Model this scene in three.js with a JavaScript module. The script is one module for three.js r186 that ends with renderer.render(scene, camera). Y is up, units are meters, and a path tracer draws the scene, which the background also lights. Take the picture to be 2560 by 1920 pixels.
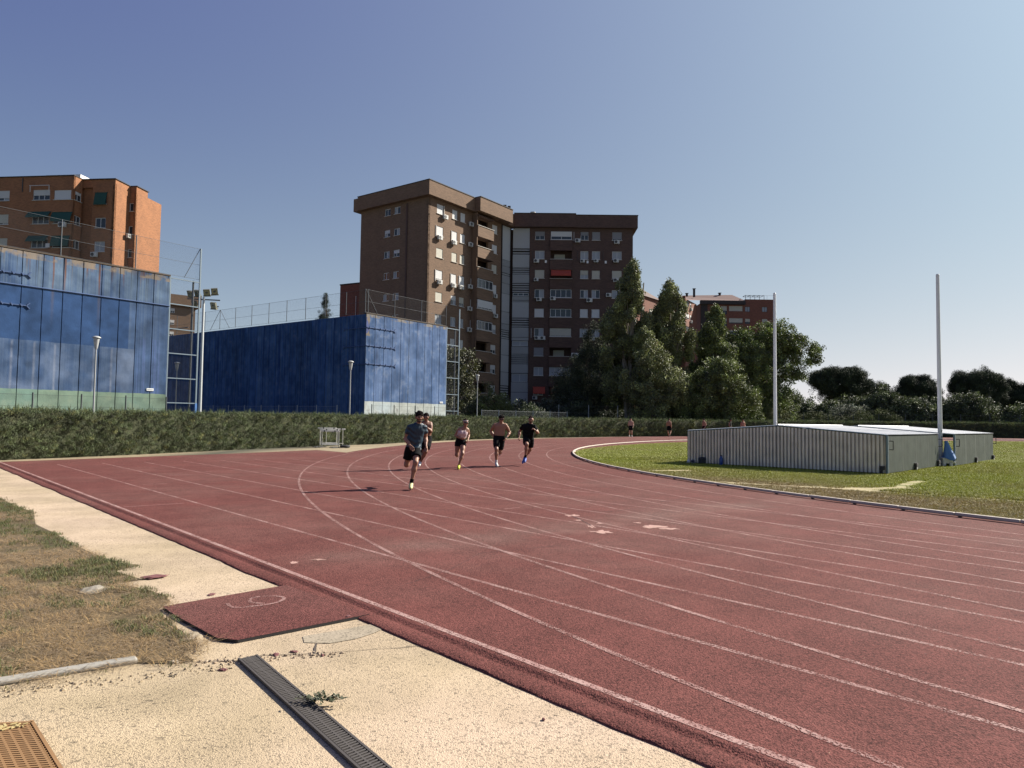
import * as THREE from 'three';
import { mergeGeometries } from 'three/addons/utils/BufferGeometryUtils.js';
import { RoundedBoxGeometry } from 'three/addons/geometries/RoundedBoxGeometry.js';
import { ImprovedNoise } from 'three/addons/math/ImprovedNoise.js';

// ---------- camera, sky, sun, exposure ----------
const scene = new THREE.Scene();
const camera = new THREE.PerspectiveCamera(56.44, 4 / 3, 0.1, 1500);
camera.position.set(0, 1.567, 0);
camera.rotation.set(0.0505, 0, 0.014, 'YXZ');
const renderer = new THREE.WebGLRenderer({ antialias: true });
renderer.toneMapping = THREE.LinearToneMapping;
renderer.toneMappingExposure = 2.2;
renderer.shadowMap.enabled = true;
const R = (d) => d * Math.PI / 180;
const SUN_AZ = R(62), SUN_EL = R(34.5);
const sunDir = new THREE.Vector3(Math.sin(SUN_AZ) * Math.cos(SUN_EL), Math.sin(SUN_EL), -Math.cos(SUN_AZ) * Math.cos(SUN_EL));
{
  const W = 1024, H = 512, a = new Float32Array(W * H * 4);
  
  for (let j = 0; j < H; j++) for (let i = 0; i < W; i++) {
    const el = ((j + 0.5) / H - 0.5) * Math.PI, az = ((i + 0.5) / W - 0.5) * 2 * Math.PI;
    const y = Math.sin(el), x = Math.cos(el) * Math.cos(az), z = Math.cos(el) * Math.sin(az);
    const g = Math.acos(Math.max(-1, Math.min(1, x * sunDir.x + y * sunDir.y + z * sunDir.z))) * 180 / Math.PI;
    const e = Math.max(0, el * 180 / Math.PI);
    const h1 = Math.exp(-e / 13), mie = Math.exp(-g / 35), low = Math.exp(-e / 6) * Math.exp(-g / 60);
    const k = (j * W + i) * 4;
    a[k] = 0.165 * h1 + mie * 0.38 + low * 0.43;
    a[k + 1] = 0.278 * h1 + mie * 0.475 + low * 0.03;
    a[k + 2] = 0.105 + 0.187 * h1 + mie * 0.42;
    a[k + 3] = 1;
  }
  const sky = new THREE.DataTexture(a, W, H, THREE.RGBAFormat, THREE.FloatType);
  sky.mapping = THREE.EquirectangularReflectionMapping; sky.magFilter = THREE.LinearFilter; sky.needsUpdate = true;
  scene.background = sky; scene.environment = sky;
}
const sun = new THREE.DirectionalLight(new THREE.Color(1, 0.93, 0.82), 5);
sun.position.copy(sunDir).multiplyScalar(200).add(new THREE.Vector3(0, 0, -60)); sun.castShadow = true;
sun.shadow.mapSize.set(4096, 4096);
Object.assign(sun.shadow.camera, { left: -110, right: 110, top: 110, bottom: -110, near: 1, far: 500 });
scene.add(sun, sun.target); sun.target.position.set(0, 0, -60);

// ---------- helpers ----------
let seed = 12345;
const rnd = () => { seed = (seed * 1664525 + 1013904223) >>> 0; return seed / 4294967296; };
const rr = (a, b) => a + (b - a) * rnd();
const V = (x, Z, y = 0) => new THREE.Vector3(x, y, -Z);
const lerp = (a, b, t) => a + (b - a) * t, clamp = (x, a = 0, b = 1) => Math.min(b, Math.max(a, x));
const sstep = (a, b, x) => { const t = clamp((x - a) / (b - a)); return t * t * (3 - 2 * t); };
const pn = new ImprovedNoise(); const N3 = (x, y, z) => pn.noise(x, y, z);
const gy = (x, Z) => 0.0022 * Math.max(0, Z - 25) + 0.005 * Math.max(0, x - 5) * sstep(30, 60, Z);   // gentle rise of the far end
const names = {};
function numbered(n) { const k = names[n] = (names[n] ?? -1) + 1; return k ? n + '_' + String(k).padStart(3, '0') : n; }
function thing(name, label, category, pos, turn = 0, group) {
  const o = new THREE.Group(); o.name = numbered(name); if (pos) o.position.copy(pos); o.rotation.y = turn;
  o.userData = { label, category }; if (group) o.userData.group = group; scene.add(o); return o;
}
function mesh(name, geo, mat, parent) {
  const m = new THREE.Mesh(geo, mat); m.name = parent === scene ? numbered(name) : name; m.castShadow = m.receiveShadow = true; parent.add(m); return m;
}
function tag(o, label, category, group) { o.userData.label = label; o.userData.category = category; if (group) o.userData.group = group; return o; }
function struct(name, geo, mat, label, category) { const m = mesh(name, geo, mat, scene); m.userData = { kind: 'structure', label, category }; return m; }
function mat(r, g, b, rough = 0.8, o = {}) { const m = new THREE.MeshPhysicalMaterial({ roughness: rough, side: THREE.DoubleSide, ...o }); m.color.setRGB(r, g, b); return m; }
// tileable value noise for textures
function hash(x, y, s) { let h = (x * 374761393 + y * 668265263 + s * 1274126177) | 0; h = Math.imul(h ^ (h >>> 13), 1274126177); return ((h ^ (h >>> 16)) >>> 0) / 4294967296; }
function vn(u, v, p, s, q = p) {
  const x = u * p, y = v * q, xi = Math.floor(x), yi = Math.floor(y), fx = x - xi, fy = y - yi, sx = fx * fx * (3 - 2 * fx), sy = fy * fy * (3 - 2 * fy);
  const m = (a, n) => ((a % n) + n) % n, h = (a, b) => hash(m(a, p), m(b, q), s);
  return lerp(lerp(h(xi, yi), h(xi + 1, yi), sx), lerp(h(xi, yi + 1), h(xi + 1, yi + 1), sx), sy);
}
function fb(u, v, p, s, oct = 4) { let t = 0, a = 0.5, n = 0; for (let i = 0; i < oct; i++) { t += a * vn(u, v, p << i, s + i); n += a; a *= 0.5; } return t / n; }
function dtex(w, h, fn, srgb = true, rep = [1, 1]) {
  const d = new Uint8Array(w * h * 4);
  for (let j = 0; j < h; j++) for (let i = 0; i < w; i++) {
    const c = fn((i + 0.5) / w, (j + 0.5) / h, i, j), k = (j * w + i) * 4;
    for (let q = 0; q < 3; q++) { const x = typeof c === 'number' ? c : c[q]; d[k + q] = srgb ? 255 * Math.pow(clamp(x), 1 / 2.2) + 0.5 : 255 * clamp(x) + 0.5; }
    d[k + 3] = 255;
  }
  const t = new THREE.DataTexture(d, w, h); t.wrapS = t.wrapT = THREE.RepeatWrapping; t.magFilter = THREE.LinearFilter; t.minFilter = THREE.LinearMipmapLinearFilter; t.generateMipmaps = true;
  if (srgb) t.colorSpace = THREE.SRGBColorSpace; t.repeat.set(...rep); t.needsUpdate = true; return t;
}
const box = (w, h, d, x = 0, y = 0, z = 0) => new THREE.BoxGeometry(w, h, d).translate(x, y, z);
const cyl = (r0, r1, h, seg = 10) => new THREE.CylinderGeometry(r0, r1, h, seg);
function rod(a, b, r0, r1 = r0, seg = 8) {   // tapered rod between two points
  const v = new THREE.Vector3().subVectors(b, a), l = v.length(), g = cyl(r1, r0, l, seg);
  g.applyQuaternion(new THREE.Quaternion().setFromUnitVectors(new THREE.Vector3(0, 1, 0), v.normalize()));
  return g.translate((a.x + b.x) / 2, (a.y + b.y) / 2, (a.z + b.z) / 2);
}
const merge = (l) => { const q = l.map((g) => { g = g.index ? g.toNonIndexed() : g; for (const k of Object.keys(g.attributes)) if (!['position', 'normal', 'uv'].includes(k)) g.deleteAttribute(k); return g; }); return mergeGeometries(q); };
// ground sheet from a grid of points p(i,j) -> [x, Z, y]; uv in metres, optional vertex colour c(x,Z)
function sheet(nu, nv, p, c) {
  const pos = [], uv = [], col = [], idx = [];
  for (let j = 0; j <= nv; j++) for (let i = 0; i <= nu; i++) {
    const [x, Z, y] = p(i / nu, j / nv); pos.push(x, y, -Z); uv.push(x, Z); if (c) col.push(...c(x, Z));
  }
  for (let j = 0; j < nv; j++) for (let i = 0; i < nu; i++) { const a = j * (nu + 1) + i, b = a + 1, d = a + nu + 1, e = d + 1; idx.push(a, b, e, a, e, d); }
  const g = new THREE.BufferGeometry(); g.setAttribute('position', new THREE.Float32BufferAttribute(pos, 3)); g.setAttribute('uv', new THREE.Float32BufferAttribute(uv, 2));
  if (c) g.setAttribute('color', new THREE.Float32BufferAttribute(col, 3)); g.setIndex(idx); g.computeVertexNormals();
  if (g.attributes.normal.getY(0) < 0) { g.setIndex(idx.map((_, k) => idx[k - k % 3 + [0, 2, 1][k % 3]])); g.computeVertexNormals(); } return g;
}
function poly(pts, y, c) {   // flat polygon of [x,Z] points
  const s = new THREE.Shape(pts.map((p) => new THREE.Vector2(p[0], p[1]))), g = new THREE.ShapeGeometry(s); const P = g.attributes.position, uv = [], col = [];
  for (let i = 0; i < P.count; i++) { const x = P.getX(i), Z = P.getY(i); P.setXYZ(i, x, y, -Z); uv.push(x, Z); if (c) col.push(...c(x, Z)); }
  g.setAttribute('uv', new THREE.Float32BufferAttribute(uv, 2)); if (c) g.setAttribute('color', new THREE.Float32BufferAttribute(col, 3)); g.computeVertexNormals();
  if (g.attributes.normal.getY(0) < 0) { const ix = [...g.index.array]; g.setIndex(ix.map((_, k) => ix[k - k % 3 + [0, 2, 1][k % 3]])); g.computeVertexNormals(); } return g;
}
function inPoly(pts, x, y) { let c = false; for (let i = 0, j = pts.length - 1; i < pts.length; j = i++) { const [xi, yi] = pts[i], [xj, yj] = pts[j]; if ((yi > y) !== (yj > y) && x < (xj - xi) * (y - yi) / (yj - yi) + xi) c = !c; } return c; }
function instances(name, geo, material, list, parent, kind) {   // list of {p, s, q?|ry, c}
  const m = new THREE.InstancedMesh(geo, material, list.length); m.name = parent === scene ? numbered(name) : name; const o = new THREE.Object3D(), c = new THREE.Color();
  list.forEach((e, i) => { o.position.copy(e.p); if (e.q) o.quaternion.copy(e.q); else o.rotation.set(e.rx || 0, e.ry || 0, e.rz || 0); if (typeof e.s === 'number') o.scale.setScalar(e.s); else o.scale.set(...e.s); o.updateMatrix(); m.setMatrixAt(i, o.matrix); if (e.c) m.setColorAt(i, c.setRGB(...e.c)); });
  m.castShadow = m.receiveShadow = true; m.userData.kind = kind || 'stuff'; parent.add(m); return m;
}
// ---------- the track and the ground ----------
const TA = 0.734, nX = Math.cos(TA), nZ = Math.sin(TA), dX = -Math.sin(TA), dZ = Math.cos(TA);   // across and along the straight
const TN = (t, n) => [nX * n + dX * t, nZ * n + dZ * t], tOf = (x, Z) => x * dX + Z * dZ, nOf = (x, Z) => x * nX + Z * nZ;
const S0 = 3.202, LW = 1.22, CX = 39.733, CZ = 30.532, RK = 36.95;
const PC = (r, th) => [CX + r * Math.cos(th), CZ + r * Math.sin(th)];

const texRed = dtex(1024, 1024, (u, v, i, j) => {
  const g = hash(i, j, 3), g2 = hash(i >> 1, j >> 1, 4), g4 = hash(i >> 2, j >> 2, 7), g3 = vn(u, v, 170, 8), f = fb(u, v, 12, 5, 5), w = fb(u, v, 3, 9, 4);
  let k = 0.72 + 0.36 * g + 0.4 * (g2 - 0.5) + 0.5 * (g4 - 0.5) + 0.5 * (g3 - 0.5) + 0.34 * (f - 0.5) + 0.26 * (w - 0.5); if (g2 < 0.09) k *= 0.55;
  const pale = g > 0.95 ? 0.28 : 0; return [k * 0.80 + pale, k * 0.8 + pale, k * 0.8 + pale];
}, true, [0.42, 0.42]);
const bumpRed = dtex(512, 512, (u, v, i, j) => 0.3 * hash(i, j, 21) + 0.3 * hash(i >> 1, j >> 1, 22) + 0.4 * hash(i >> 2, j >> 2, 23), false, [0.84, 0.84]);
const redTone = (x, Z) => {
  const a = N3(x * 0.35, Z * 0.35, 1.7), b = N3(x * 1.3, Z * 1.3, 4.1), c = N3(x * 0.11, Z * 0.11, 8.8), e = N3(x * 0.9 + Z * 0.4, Z * 2.2, 3.3);
  const t = tOf(x, Z), n = nOf(x, Z);
  const seam = Math.exp(-(((t - 7.2 + 0.35 * b) / 0.55) ** 2)) * sstep(3, 4, n) * (0.35 + 0.5 * clamp(0.5 + e));   // dust gathered along the joint across the lanes
  const dust = clamp(0.12 + 0.5 * a + 0.25 * b + 0.25 * c + 0.3 * e, 0, 0.6) * 0.45 + seam * 0.5;
  return [lerp(0.175, 0.255, dust), lerp(0.061, 0.162, dust), lerp(0.052, 0.136, dust)];
};
const mRed = new THREE.MeshPhysicalMaterial({ map: texRed, bumpMap: bumpRed, bumpScale: 0.007, roughness: 0.95, specularIntensity: 0.3, vertexColors: true, side: THREE.DoubleSide });
const texConc = dtex(1024, 1024, (u, v, i, j) => {
  const g = hash(i, j, 31), g2 = hash(i >> 2, j >> 2, 32), g3 = hash(i >> 1, j >> 1, 38), f = fb(u, v, 10, 33, 5), w = fb(u, v, 3, 39, 3), st = vn(u, v, 90, 36);
  let k = 0.83 + 0.12 * (g - 0.5) + 0.13 * (g3 - 0.5) + 0.25 * (f - 0.5) + 0.3 * (w - 0.5); const den = vn(u, v, 6, 35);
  if (g2 < 0.04 + 0.16 * den) k *= 0.6; if (g2 > 0.93) k *= 1.15; if (st > 0.93) k *= 0.66; if (hash(i >> 3, j >> 3, 37) < 0.004) k *= 0.5;
  return [k, k * (0.985 + 0.02 * g), k * (0.95 + 0.07 * f)];
}, true, [0.38, 0.38]);
const bumpConc = dtex(512, 512, (u, v, i, j) => 0.45 * hash(i, j, 41) + 0.35 * hash(i >> 1, j >> 1, 42) + 0.2 * fb(u, v, 8, 43), false, [0.76, 0.76]);
const concTone = (x, Z) => {
  const a = N3(x * 0.6, Z * 0.6, 2.7), b = N3(x * 2.1, Z * 2.1, 6.1), c = N3(x * 0.2, Z * 0.2, 3.9), t = tOf(x, Z), n = nOf(x, Z);
  const k = 1 + 0.14 * a + 0.1 * b + 0.12 * c, pinkish = clamp(0.45 + 0.7 * a + 0.4 * c);
  return [0.49 * k, (0.385 - 0.012 * pinkish) * k, (0.245 + 0.03 * pinkish) * k];
};
const mConc = new THREE.MeshPhysicalMaterial({ map: texConc, bumpMap: bumpConc, bumpScale: 0.006, roughness: 0.95, vertexColors: true, side: THREE.DoubleSide });

// base earth to the horizon
{
  const xs = (u) => { const s = u * 2 - 1; return 600 * s * (0.12 + 0.88 * s * s); }, zs = (v) => -80 + 900 * v * (0.2 + 0.8 * v * v);
  const g = sheet(120, 110, (u, v) => { const x = xs(u), Z = zs(v); return [x, Z, gy(Math.min(x, 90), Math.min(Z, 130)) - 0.035]; }, (x, Z) => {
    const a = N3(x * 0.15, Z * 0.15, 5), b = N3(x * 0.6, Z * 0.6, 2), k = 0.9 + 0.25 * a + 0.15 * b, r = Math.hypot(x - CX, Z - CZ), out = Z > 20 ? sstep(50.2, 51.5, r) * (x < -14 ? sstep(-17.5 + (Z - 24) * 0.42 - 1.2, -17.5 + (Z - 24) * 0.42 - 2.5, x) : 1) : Z < -12 || x < -30 ? 1 : 0; return [lerp(0.36, 0.075, out) * k, lerp(0.29, 0.075, out) * k, lerp(0.18, 0.048, out) * k];
  });
  struct('ground', g, mConc, 'sandy beige earth around the running track', 'ground');
}
// concrete apron beside the straight
const grassEdge = [[-16, 15.5], [-12.4, 15.6], [-11.2, 15.0], [-9.5, 13.4], [-8.3, 12.1], [-7.6, 11.5], [-6.7, 10.2], [-5.9, 9.4], [-5.3, 8.75], [-4.65, 8.1], [-4.15, 7.65], [-3.85, 7.55], [-3.95, 7.25], [-3.5, 6.9], [-3.62, 6.72], [-3.25, 6.5], [-2.98, 6.3], [-2.85, 6.1], [-2.82, 5.85], [-2.66, 5.62], [-2.5, 5.42], [-2.3, 5.2], [-2.12, 4.96], [-2.12, 4.76], [-2.0, 4.66], [-2.1, 4.6], [-2.34, 4.6], [-2.93, 4.18], [-4.2, 3.3], [-7, 1.6], [-16, 1]];
{
  const g = sheet(150, 60, (u, v) => { const t = lerp(-14, 29.6, u), n = lerp(-26, 2.96, 1 - (1 - v) ** 2); const [x, Z] = TN(t, n); return [x, Z, 0.003 * N3(x * 0.7, Z * 0.7, 9) * sstep(2.9, 2.4, n)]; }, concTone);
  struct('concrete_apron', g, mConc, 'worn beige concrete apron beside the red track', 'pavement');
}
// surface of the straight and its starting chute; the outer edge dips into a shallow gutter
const chuteFar = (n) => 27.6 + (n - 3.2) * 0.26 + (n > 11 ? (n - 11) * 0.1 : 0);
{
  const edge = [[2.905, -0.004], [2.925, 0.016], [3.0, 0.018], [3.07, 0.016], [3.095, 0.008], [3.125, 0.025], [3.15, 0.03]];
  const ns = edge.map((e) => e[0]), ys = edge.map((e) => e[1]); for (let k = 0; k < 50; k++) { ns.push(3.2 + k * 0.26); ys.push(0.03); }
  const g = sheet(220, ns.length - 1, (u, v) => {
    const k = Math.round(v * (ns.length - 1)), n = ns[k]; let t = lerp(-14, chuteFar(n), u); const wob = k < 2 ? 0.035 * N3(t * 0.9, 3, 1) + 0.018 * N3(t * 4, 5, 1) : 0;
    const [x, Z] = TN(t, n + wob); return [x, Z, ys[k] + (k > 1 && k < 6 ? 0.006 * N3(t * 1.3, n, 2) : 0)];
  }, redTone);
  struct('running_track', g, mRed, 'worn red synthetic surface of the straight and sprint chute', 'track');
}
const TOP = 0.03;
const inStraight = (x, Z) => { const n = nOf(x, Z), t = tOf(x, Z); return sstep(0, 0.8, Math.min(n - 3.3, 15.9 - n, chuteFar(n) - 0.1 - t)); };
const bendTop = (x, Z) => gy(x, Z) * (1 - inStraight(x, Z)) + TOP;
const bend = struct('running_track', sheet(260, 40, (u, v) => { const th = lerp(3.9, 0.9, u), r = lerp(29.5, 46.98, v < 0.95 ? v / 0.95 * 0.975 : lerp(0.975, 1, (v - 0.95) / 0.05)); const [x, Z] = PC(r, th); return [x, Z, bendTop(x, Z) - 0.012 * inStraight(x, Z)]; }, redTone), mRed, 'worn red synthetic surface of the curved bend', 'track');
// lane lines: worn white paint on the granules
const texLine = dtex(256, 256, (u, v, i, j) => { const g = hash(i, j, 51), w = fb(u, v, 8, 52); const p = g * 0.55 + w < 0.74; return p ? [0.34, 0.21, 0.185] : [0.26, 0.13, 0.113]; }, true, [0.9, 0.9]);
const wearLine = (cut) => dtex(512, 512, (u, v, i, j) => (0.4 * hash(i, j, 53) + 0.45 * hash(i >> 2, j >> 2, 54) + 0.45 * fb(u, v, 5, 55, 5) < cut ? 1 : 0), false, [0.7, 0.7]);
const mLine = new THREE.MeshPhysicalMaterial({ map: texLine, alphaMap: wearLine(0.67), alphaTest: 0.5, roughness: 0.9, side: THREE.DoubleSide });
const mLineEdge = new THREE.MeshPhysicalMaterial({ map: texLine, alphaMap: wearLine(0.78), alphaTest: 0.5, roughness: 0.9, side: THREE.DoubleSide }); mLineEdge.color.setRGB(1.1, 1.15, 1.15);
const straight = scene.getObjectByName('running_track');
function stripTN(t0, t1, n, w, y, wear = 0.004) { const q = Math.max(2, Math.round(Math.abs(t1 - t0) * 3)); return sheet(q, 1, (u, v) => { const t = lerp(t0, t1, u); const [x, Z] = TN(t, n + (v - 0.5) * w + wear * N3(t * 3, n, v)); return [x, Z, y]; }); }
mesh('edge_line', stripTN(-14, 28, S0, 0.055, TOP + 0.002), mLineEdge, straight);
for (let k = 1; k < 8; k++) mesh('lane_line', stripTN(-14, 25.5, S0 + 1.217 * k, 0.05, TOP + 0.0015), mLine, straight);
for (let k = 0; k < 5; k++) { const n = S0 + 1.217 * (k + (k ? 0.15 : 0.05)), t = [13.2, 17.2, 19.5, 20.4, 9.3][k]; mesh('start_mark', stripTN2(t, n, n + [0.95, 0.5, 0.6, 0.9, 0.35][k]), mLine, straight); }
function stripTN2(t, n0, n1) { return sheet(4, 1, (u, v) => { const [x, Z] = TN(t + (v - 0.5) * 0.04, lerp(n0, n1, u)); return [x, Z, TOP + 0.0072]; }); }
for (let k = 1; k <= 8; k++) { const r = RK + 1.223 * k; mesh('lane_line', sheet(240, 1, (u, v) => { const th = lerp(3.87, 1.1, u); const [x, Z] = PC(r + (v - 0.5) * 0.05 + 0.004 * N3(u * 300, k, v), th); return [x, Z, bendTop(x, Z) + 0.003]; }), mLine, bend); }
// grass of the infield inside the kerb
const grassR = (th) => th > 3.0 ? RK - 0.14 : th > 2.1 ? lerp(31.5, RK - 0.14, Math.pow((th - 2.1) / 0.9, 0.7)) : 31.5;
const texGround = dtex(512, 512, (u, v, i, j) => { const f = fb(u, v, 8, 61, 5), g = hash(i, j, 62), k = 0.6 + 0.5 * f + 0.3 * (g - 0.5); return [k, k, k * 0.9]; }, true, [0.5, 0.5]);
const mSoil = new THREE.MeshPhysicalMaterial({ map: texGround, roughness: 1, vertexColors: true, side: THREE.DoubleSide });
const dirtPath = (x, Z) => {   // bare worn trails across the infield
  const seg = (ax, aZ, bx, bZ, w) => { const vx = bx - ax, vz = bZ - aZ, t = clamp(((x - ax) * vx + (Z - aZ) * vz) / (vx * vx + vz * vz)); return Math.exp(-(((Math.hypot(x - ax - vx * t, Z - aZ - vz * t) + 0.12 * N3(x * 1.5, Z * 1.5, 4)) / w) ** 2)); };
  return Math.max(seg(4.6, 19.0, 7.6, 17.3, 0.16), seg(7.6, 17.3, 12.5, 13.2, 0.17), seg(9.6, 17.6, 8.2, 17.1, 0.35), seg(4.7, 22.6, 5.6, 22.9, 0.3), seg(9.5, 17.7, 11.3, 19.9, 0.2));
};
const dryness = (x, Z) => { const r = Math.hypot(x - CX, Z - CZ); return clamp(0.85 * sstep(RK - 4.6, RK - 1.2, r + 1.2 * N3(x * 0.4, Z * 0.4, 3)) * sstep(27, 17, Z) + 0.4 * N3(x * 0.3, Z * 0.3, 7) + 0.12); };
struct('infield_grass', sheet(200, 40, (u, v) => { const th = lerp(4.2, 0.9, u), r = lerp(2, grassR(th), v); const [x, Z] = PC(r, th); return [x, Z, gy(x, Z) + TOP + 0.012]; }, (x, Z) => {
  const d = dirtPath(x, Z), q = dryness(x, Z), k = 0.9 + 0.3 * N3(x, Z, 2); const a = [lerp(0.16, 0.17, q) * k, lerp(0.175, 0.125, q) * k, lerp(0.016, 0.045, q) * k]; return [lerp(a[0], 0.40, d), lerp(a[1], 0.33, d), lerp(a[2], 0.2, d)];
}), mSoil, 'green infield turf inside the curved kerb', 'grass');
{ const g = sheet(120, 1, (u, v) => { const th = lerp(3.02, 1.3, u), r = grassR(th) + 0.02 + 0.11 * v; const [x, Z] = PC(r, th); return [x, Z, bendTop(x, Z) + 0.012]; }); mesh('inner_border', g, mat(0.5, 0.46, 0.38, 0.9), bend); }
// bare ground and dry turf at the left
struct('grass_verge', poly(grassEdge, 0.006, (x, Z) => { const k = 0.8 + 0.5 * N3(x * 1.2, Z * 1.2, 3); return [0.12 * k, 0.085 * k, 0.042 * k]; }), mSoil, 'dry straw and green grass verge beside the concrete apron', 'grass');
// peeled pale patches in the track surface, where the base shows through
const mPeel = mat(0.50, 0.30, 0.25, 0.95, { map: texConc });
function blob(cx, cZ, rx, rz, y, sd, spike = 0.35) { const p = []; for (let i = 0; i < 22; i++) { const a = i / 22 * 2 * Math.PI, k = 1 + spike * 2 * N3(Math.cos(a) * 2.2 + sd, Math.sin(a) * 2.2, sd * 1.7); p.push([cx + Math.cos(a) * rx * k, cZ + Math.sin(a) * rz * k]); } return poly(p, y); }
[[1.03, 11.75, 0.1, 0.13, 1], [1.06, 11.2, 0.05, 0.06, 2], [1.19, 10.55, 0.055, 0.11, 3], [1.29, 10.05, 0.13, 0.12, 4], [2.12, 10.62, 0.16, 0.13, 5], [2.3, 10.45, 0.12, 0.07, 6], [-2.06, 7.83, 0.06, 0.04, 7], [-2.28, 7.66, 0.05, 0.05, 8], [1.35, 10.9, 0.04, 0.05, 9], [1.95, 11.0, 0.05, 0.06, 10]].forEach(([x, Z, a, b, s]) => mesh('peeled_patch', blob(x, Z, a, b, TOP + 0.0025, s * 3.1, 0.6), mPeel, straight));
// cracks: thin dark splits
const mCrack = mat(0.05, 0.022, 0.02, 1);
function crack(pts, w, y, m, parent, name = 'crack') {
  const P = []; for (let i = 0; i < pts.length - 1; i++) { const q = Math.max(2, Math.ceil(Math.hypot(pts[i + 1][0] - pts[i][0], pts[i + 1][1] - pts[i][1]) / 0.08)); for (let k = 0; k < q; k++) P.push([lerp(pts[i][0], pts[i + 1][0], k / q), lerp(pts[i][1], pts[i + 1][1], k / q)]); } P.push(pts[pts.length - 1]);
  const n = P.length - 1; return mesh(name, sheet(n, 1, (u, v) => { const i = Math.round(u * n), [x, Z] = P[i], o = 0.02 * N3(x * 6, Z * 6, 1), ww = w * (0.3 + 0.9 * Math.abs(N3(x * 5, Z * 5, 8))); const a = P[Math.min(n, i + 1)], b = P[Math.max(0, i - 1)], L = Math.hypot(a[0] - b[0], a[1] - b[1]) || 1; return [x + (-(a[1] - b[1]) / L) * ((v - 0.5) * ww + o), Z + ((a[0] - b[0]) / L) * ((v - 0.5) * ww + o), y]; }), m, parent);
}
crack([TN(5.6, 3.7), TN(5.9, 4.5), TN(6.4, 5.3), TN(6.2, 6.5)], 0.013, TOP + 0.004, mCrack, straight); crack([TN(8.2, 3.6), TN(8.6, 5.0), TN(8.9, 6.2), TN(9.2, 7.5)], 0.012, TOP + 0.004, mCrack, straight);
crack([[0.6, 12.2], [1.0, 12.5], [1.7, 12.3], [2.5, 13.0]], 0.03, TOP + 0.004, mCrack, straight); crack([[2.9, 13.9], [3.7, 14.8], [4.6, 15.3]], 0.03, TOP + 0.004, mCrack, bend); crack([[1.0, 11.7], [1.15, 11.0], [1.2, 10.5]], 0.03, TOP + 0.004, mCrack, straight);
{
  const mcc = mat(0.07, 0.055, 0.045, 1), ap = scene.getObjectByName('concrete_apron');
  crack([[-1.62, 4.78], [-1.3, 4.83], [-1.25, 4.84], [-0.75, 4.98], [-0.35, 5.12]], 0.012, 0.005, mcc, ap); crack([[-1.28, 4.82], [-1.31, 4.95], [-1.33, 5.05]], 0.022, 0.005, mcc, ap); crack([[-2.05, 4.62], [-1.72, 4.68]], 0.014, 0.005, mcc, ap); crack([[-2.3, 5.2], [-2.12, 4.98], [-2.06, 4.8]], 0.03, 0.0075, mcc, ap);
  mesh('cement_patch', (() => { const p = [[-1.42, 5.06], [-1.24, 5.05], [-1.08, 5.16], [-0.98, 5.3], [-0.93, 5.42], [-0.98, 5.5], [-1.05, 5.52], [-1.25, 5.36], [-1.47, 5.2]]; return poly(p, 0.0042); })(), mat(0.37, 0.31, 0.225, 0.95, { map: texConc }), ap);
}
// ---------- near objects ----------
const mBlackEdge = mat(0.02, 0.018, 0.018, 0.9);
{ // rubber mat with a painted 6
  const A = [-2.80, 5.87], B = [-2.05, 6.67], C = [-1.1, 5.73], D = [-1.87, 5.03], E = [-2.03, 5.07], F = [-2.56, 5.6];
  const c = [-1.95, 5.82], o = thing('rubber_mat', 'red rubber mat with a faded number 6 lying between verge and track', 'mat', V(c[0], c[1], 0.002));
  const pts = [A, B, C, D, E, F].map(([x, Z]) => [x - c[0], Z - c[1]]);
  const g = poly(pts, 0.022, (x, Z) => { const k = redTone(x + 3, Z + 9); return [k[0] * 0.95, k[1] * 0.93, k[2] * 0.95]; }); mesh('mat_surface', g, mRed, o);
  const s = new THREE.Shape(pts.map((p) => new THREE.Vector2(...p))); const e = new THREE.ExtrudeGeometry(s, { depth: 0.0205, bevelEnabled: false }); e.rotateX(-Math.PI / 2); mesh('mat_edge', e, mBlackEdge, o);
  // the 6: its bowl toward the track, its stroke curling back toward the verge
  const six = new THREE.CatmullRomCurve3([[-2.32, 5.99], [-2.28, 5.92], [-2.22, 5.87], [-2.15, 5.87], [-2.09, 5.91], [-2.02, 5.95], [-1.96, 6.0], [-1.92, 6.07], [-1.91, 6.16], [-1.94, 6.22], [-2.01, 6.25], [-2.08, 6.24], [-2.14, 6.22], [-2.18, 6.17], [-2.18, 6.11], [-2.14, 6.03], [-2.08, 6.01], [-2.02, 6.0]].map(([x, Z]) => new THREE.Vector3(x - c[0], 0, Z - c[1]))).getPoints(70).map((q) => [q.x, q.z]);
  mesh('number_marking', sheet(70, 1, (u, v) => { const i = Math.round(u * 70), a = six[Math.min(70, i + 1)], b = six[Math.max(0, i - 1)], L = Math.hypot(a[0] - b[0], a[1] - b[1]), w = 0.036 * (0.85 + 0.4 * N3(i * 0.3, 1, 2)) * (v - 0.5); return [six[i][0] - (a[1] - b[1]) / L * w, six[i][1] + (a[0] - b[0]) / L * w, 0.0245]; }), mLine, o);
}
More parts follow.
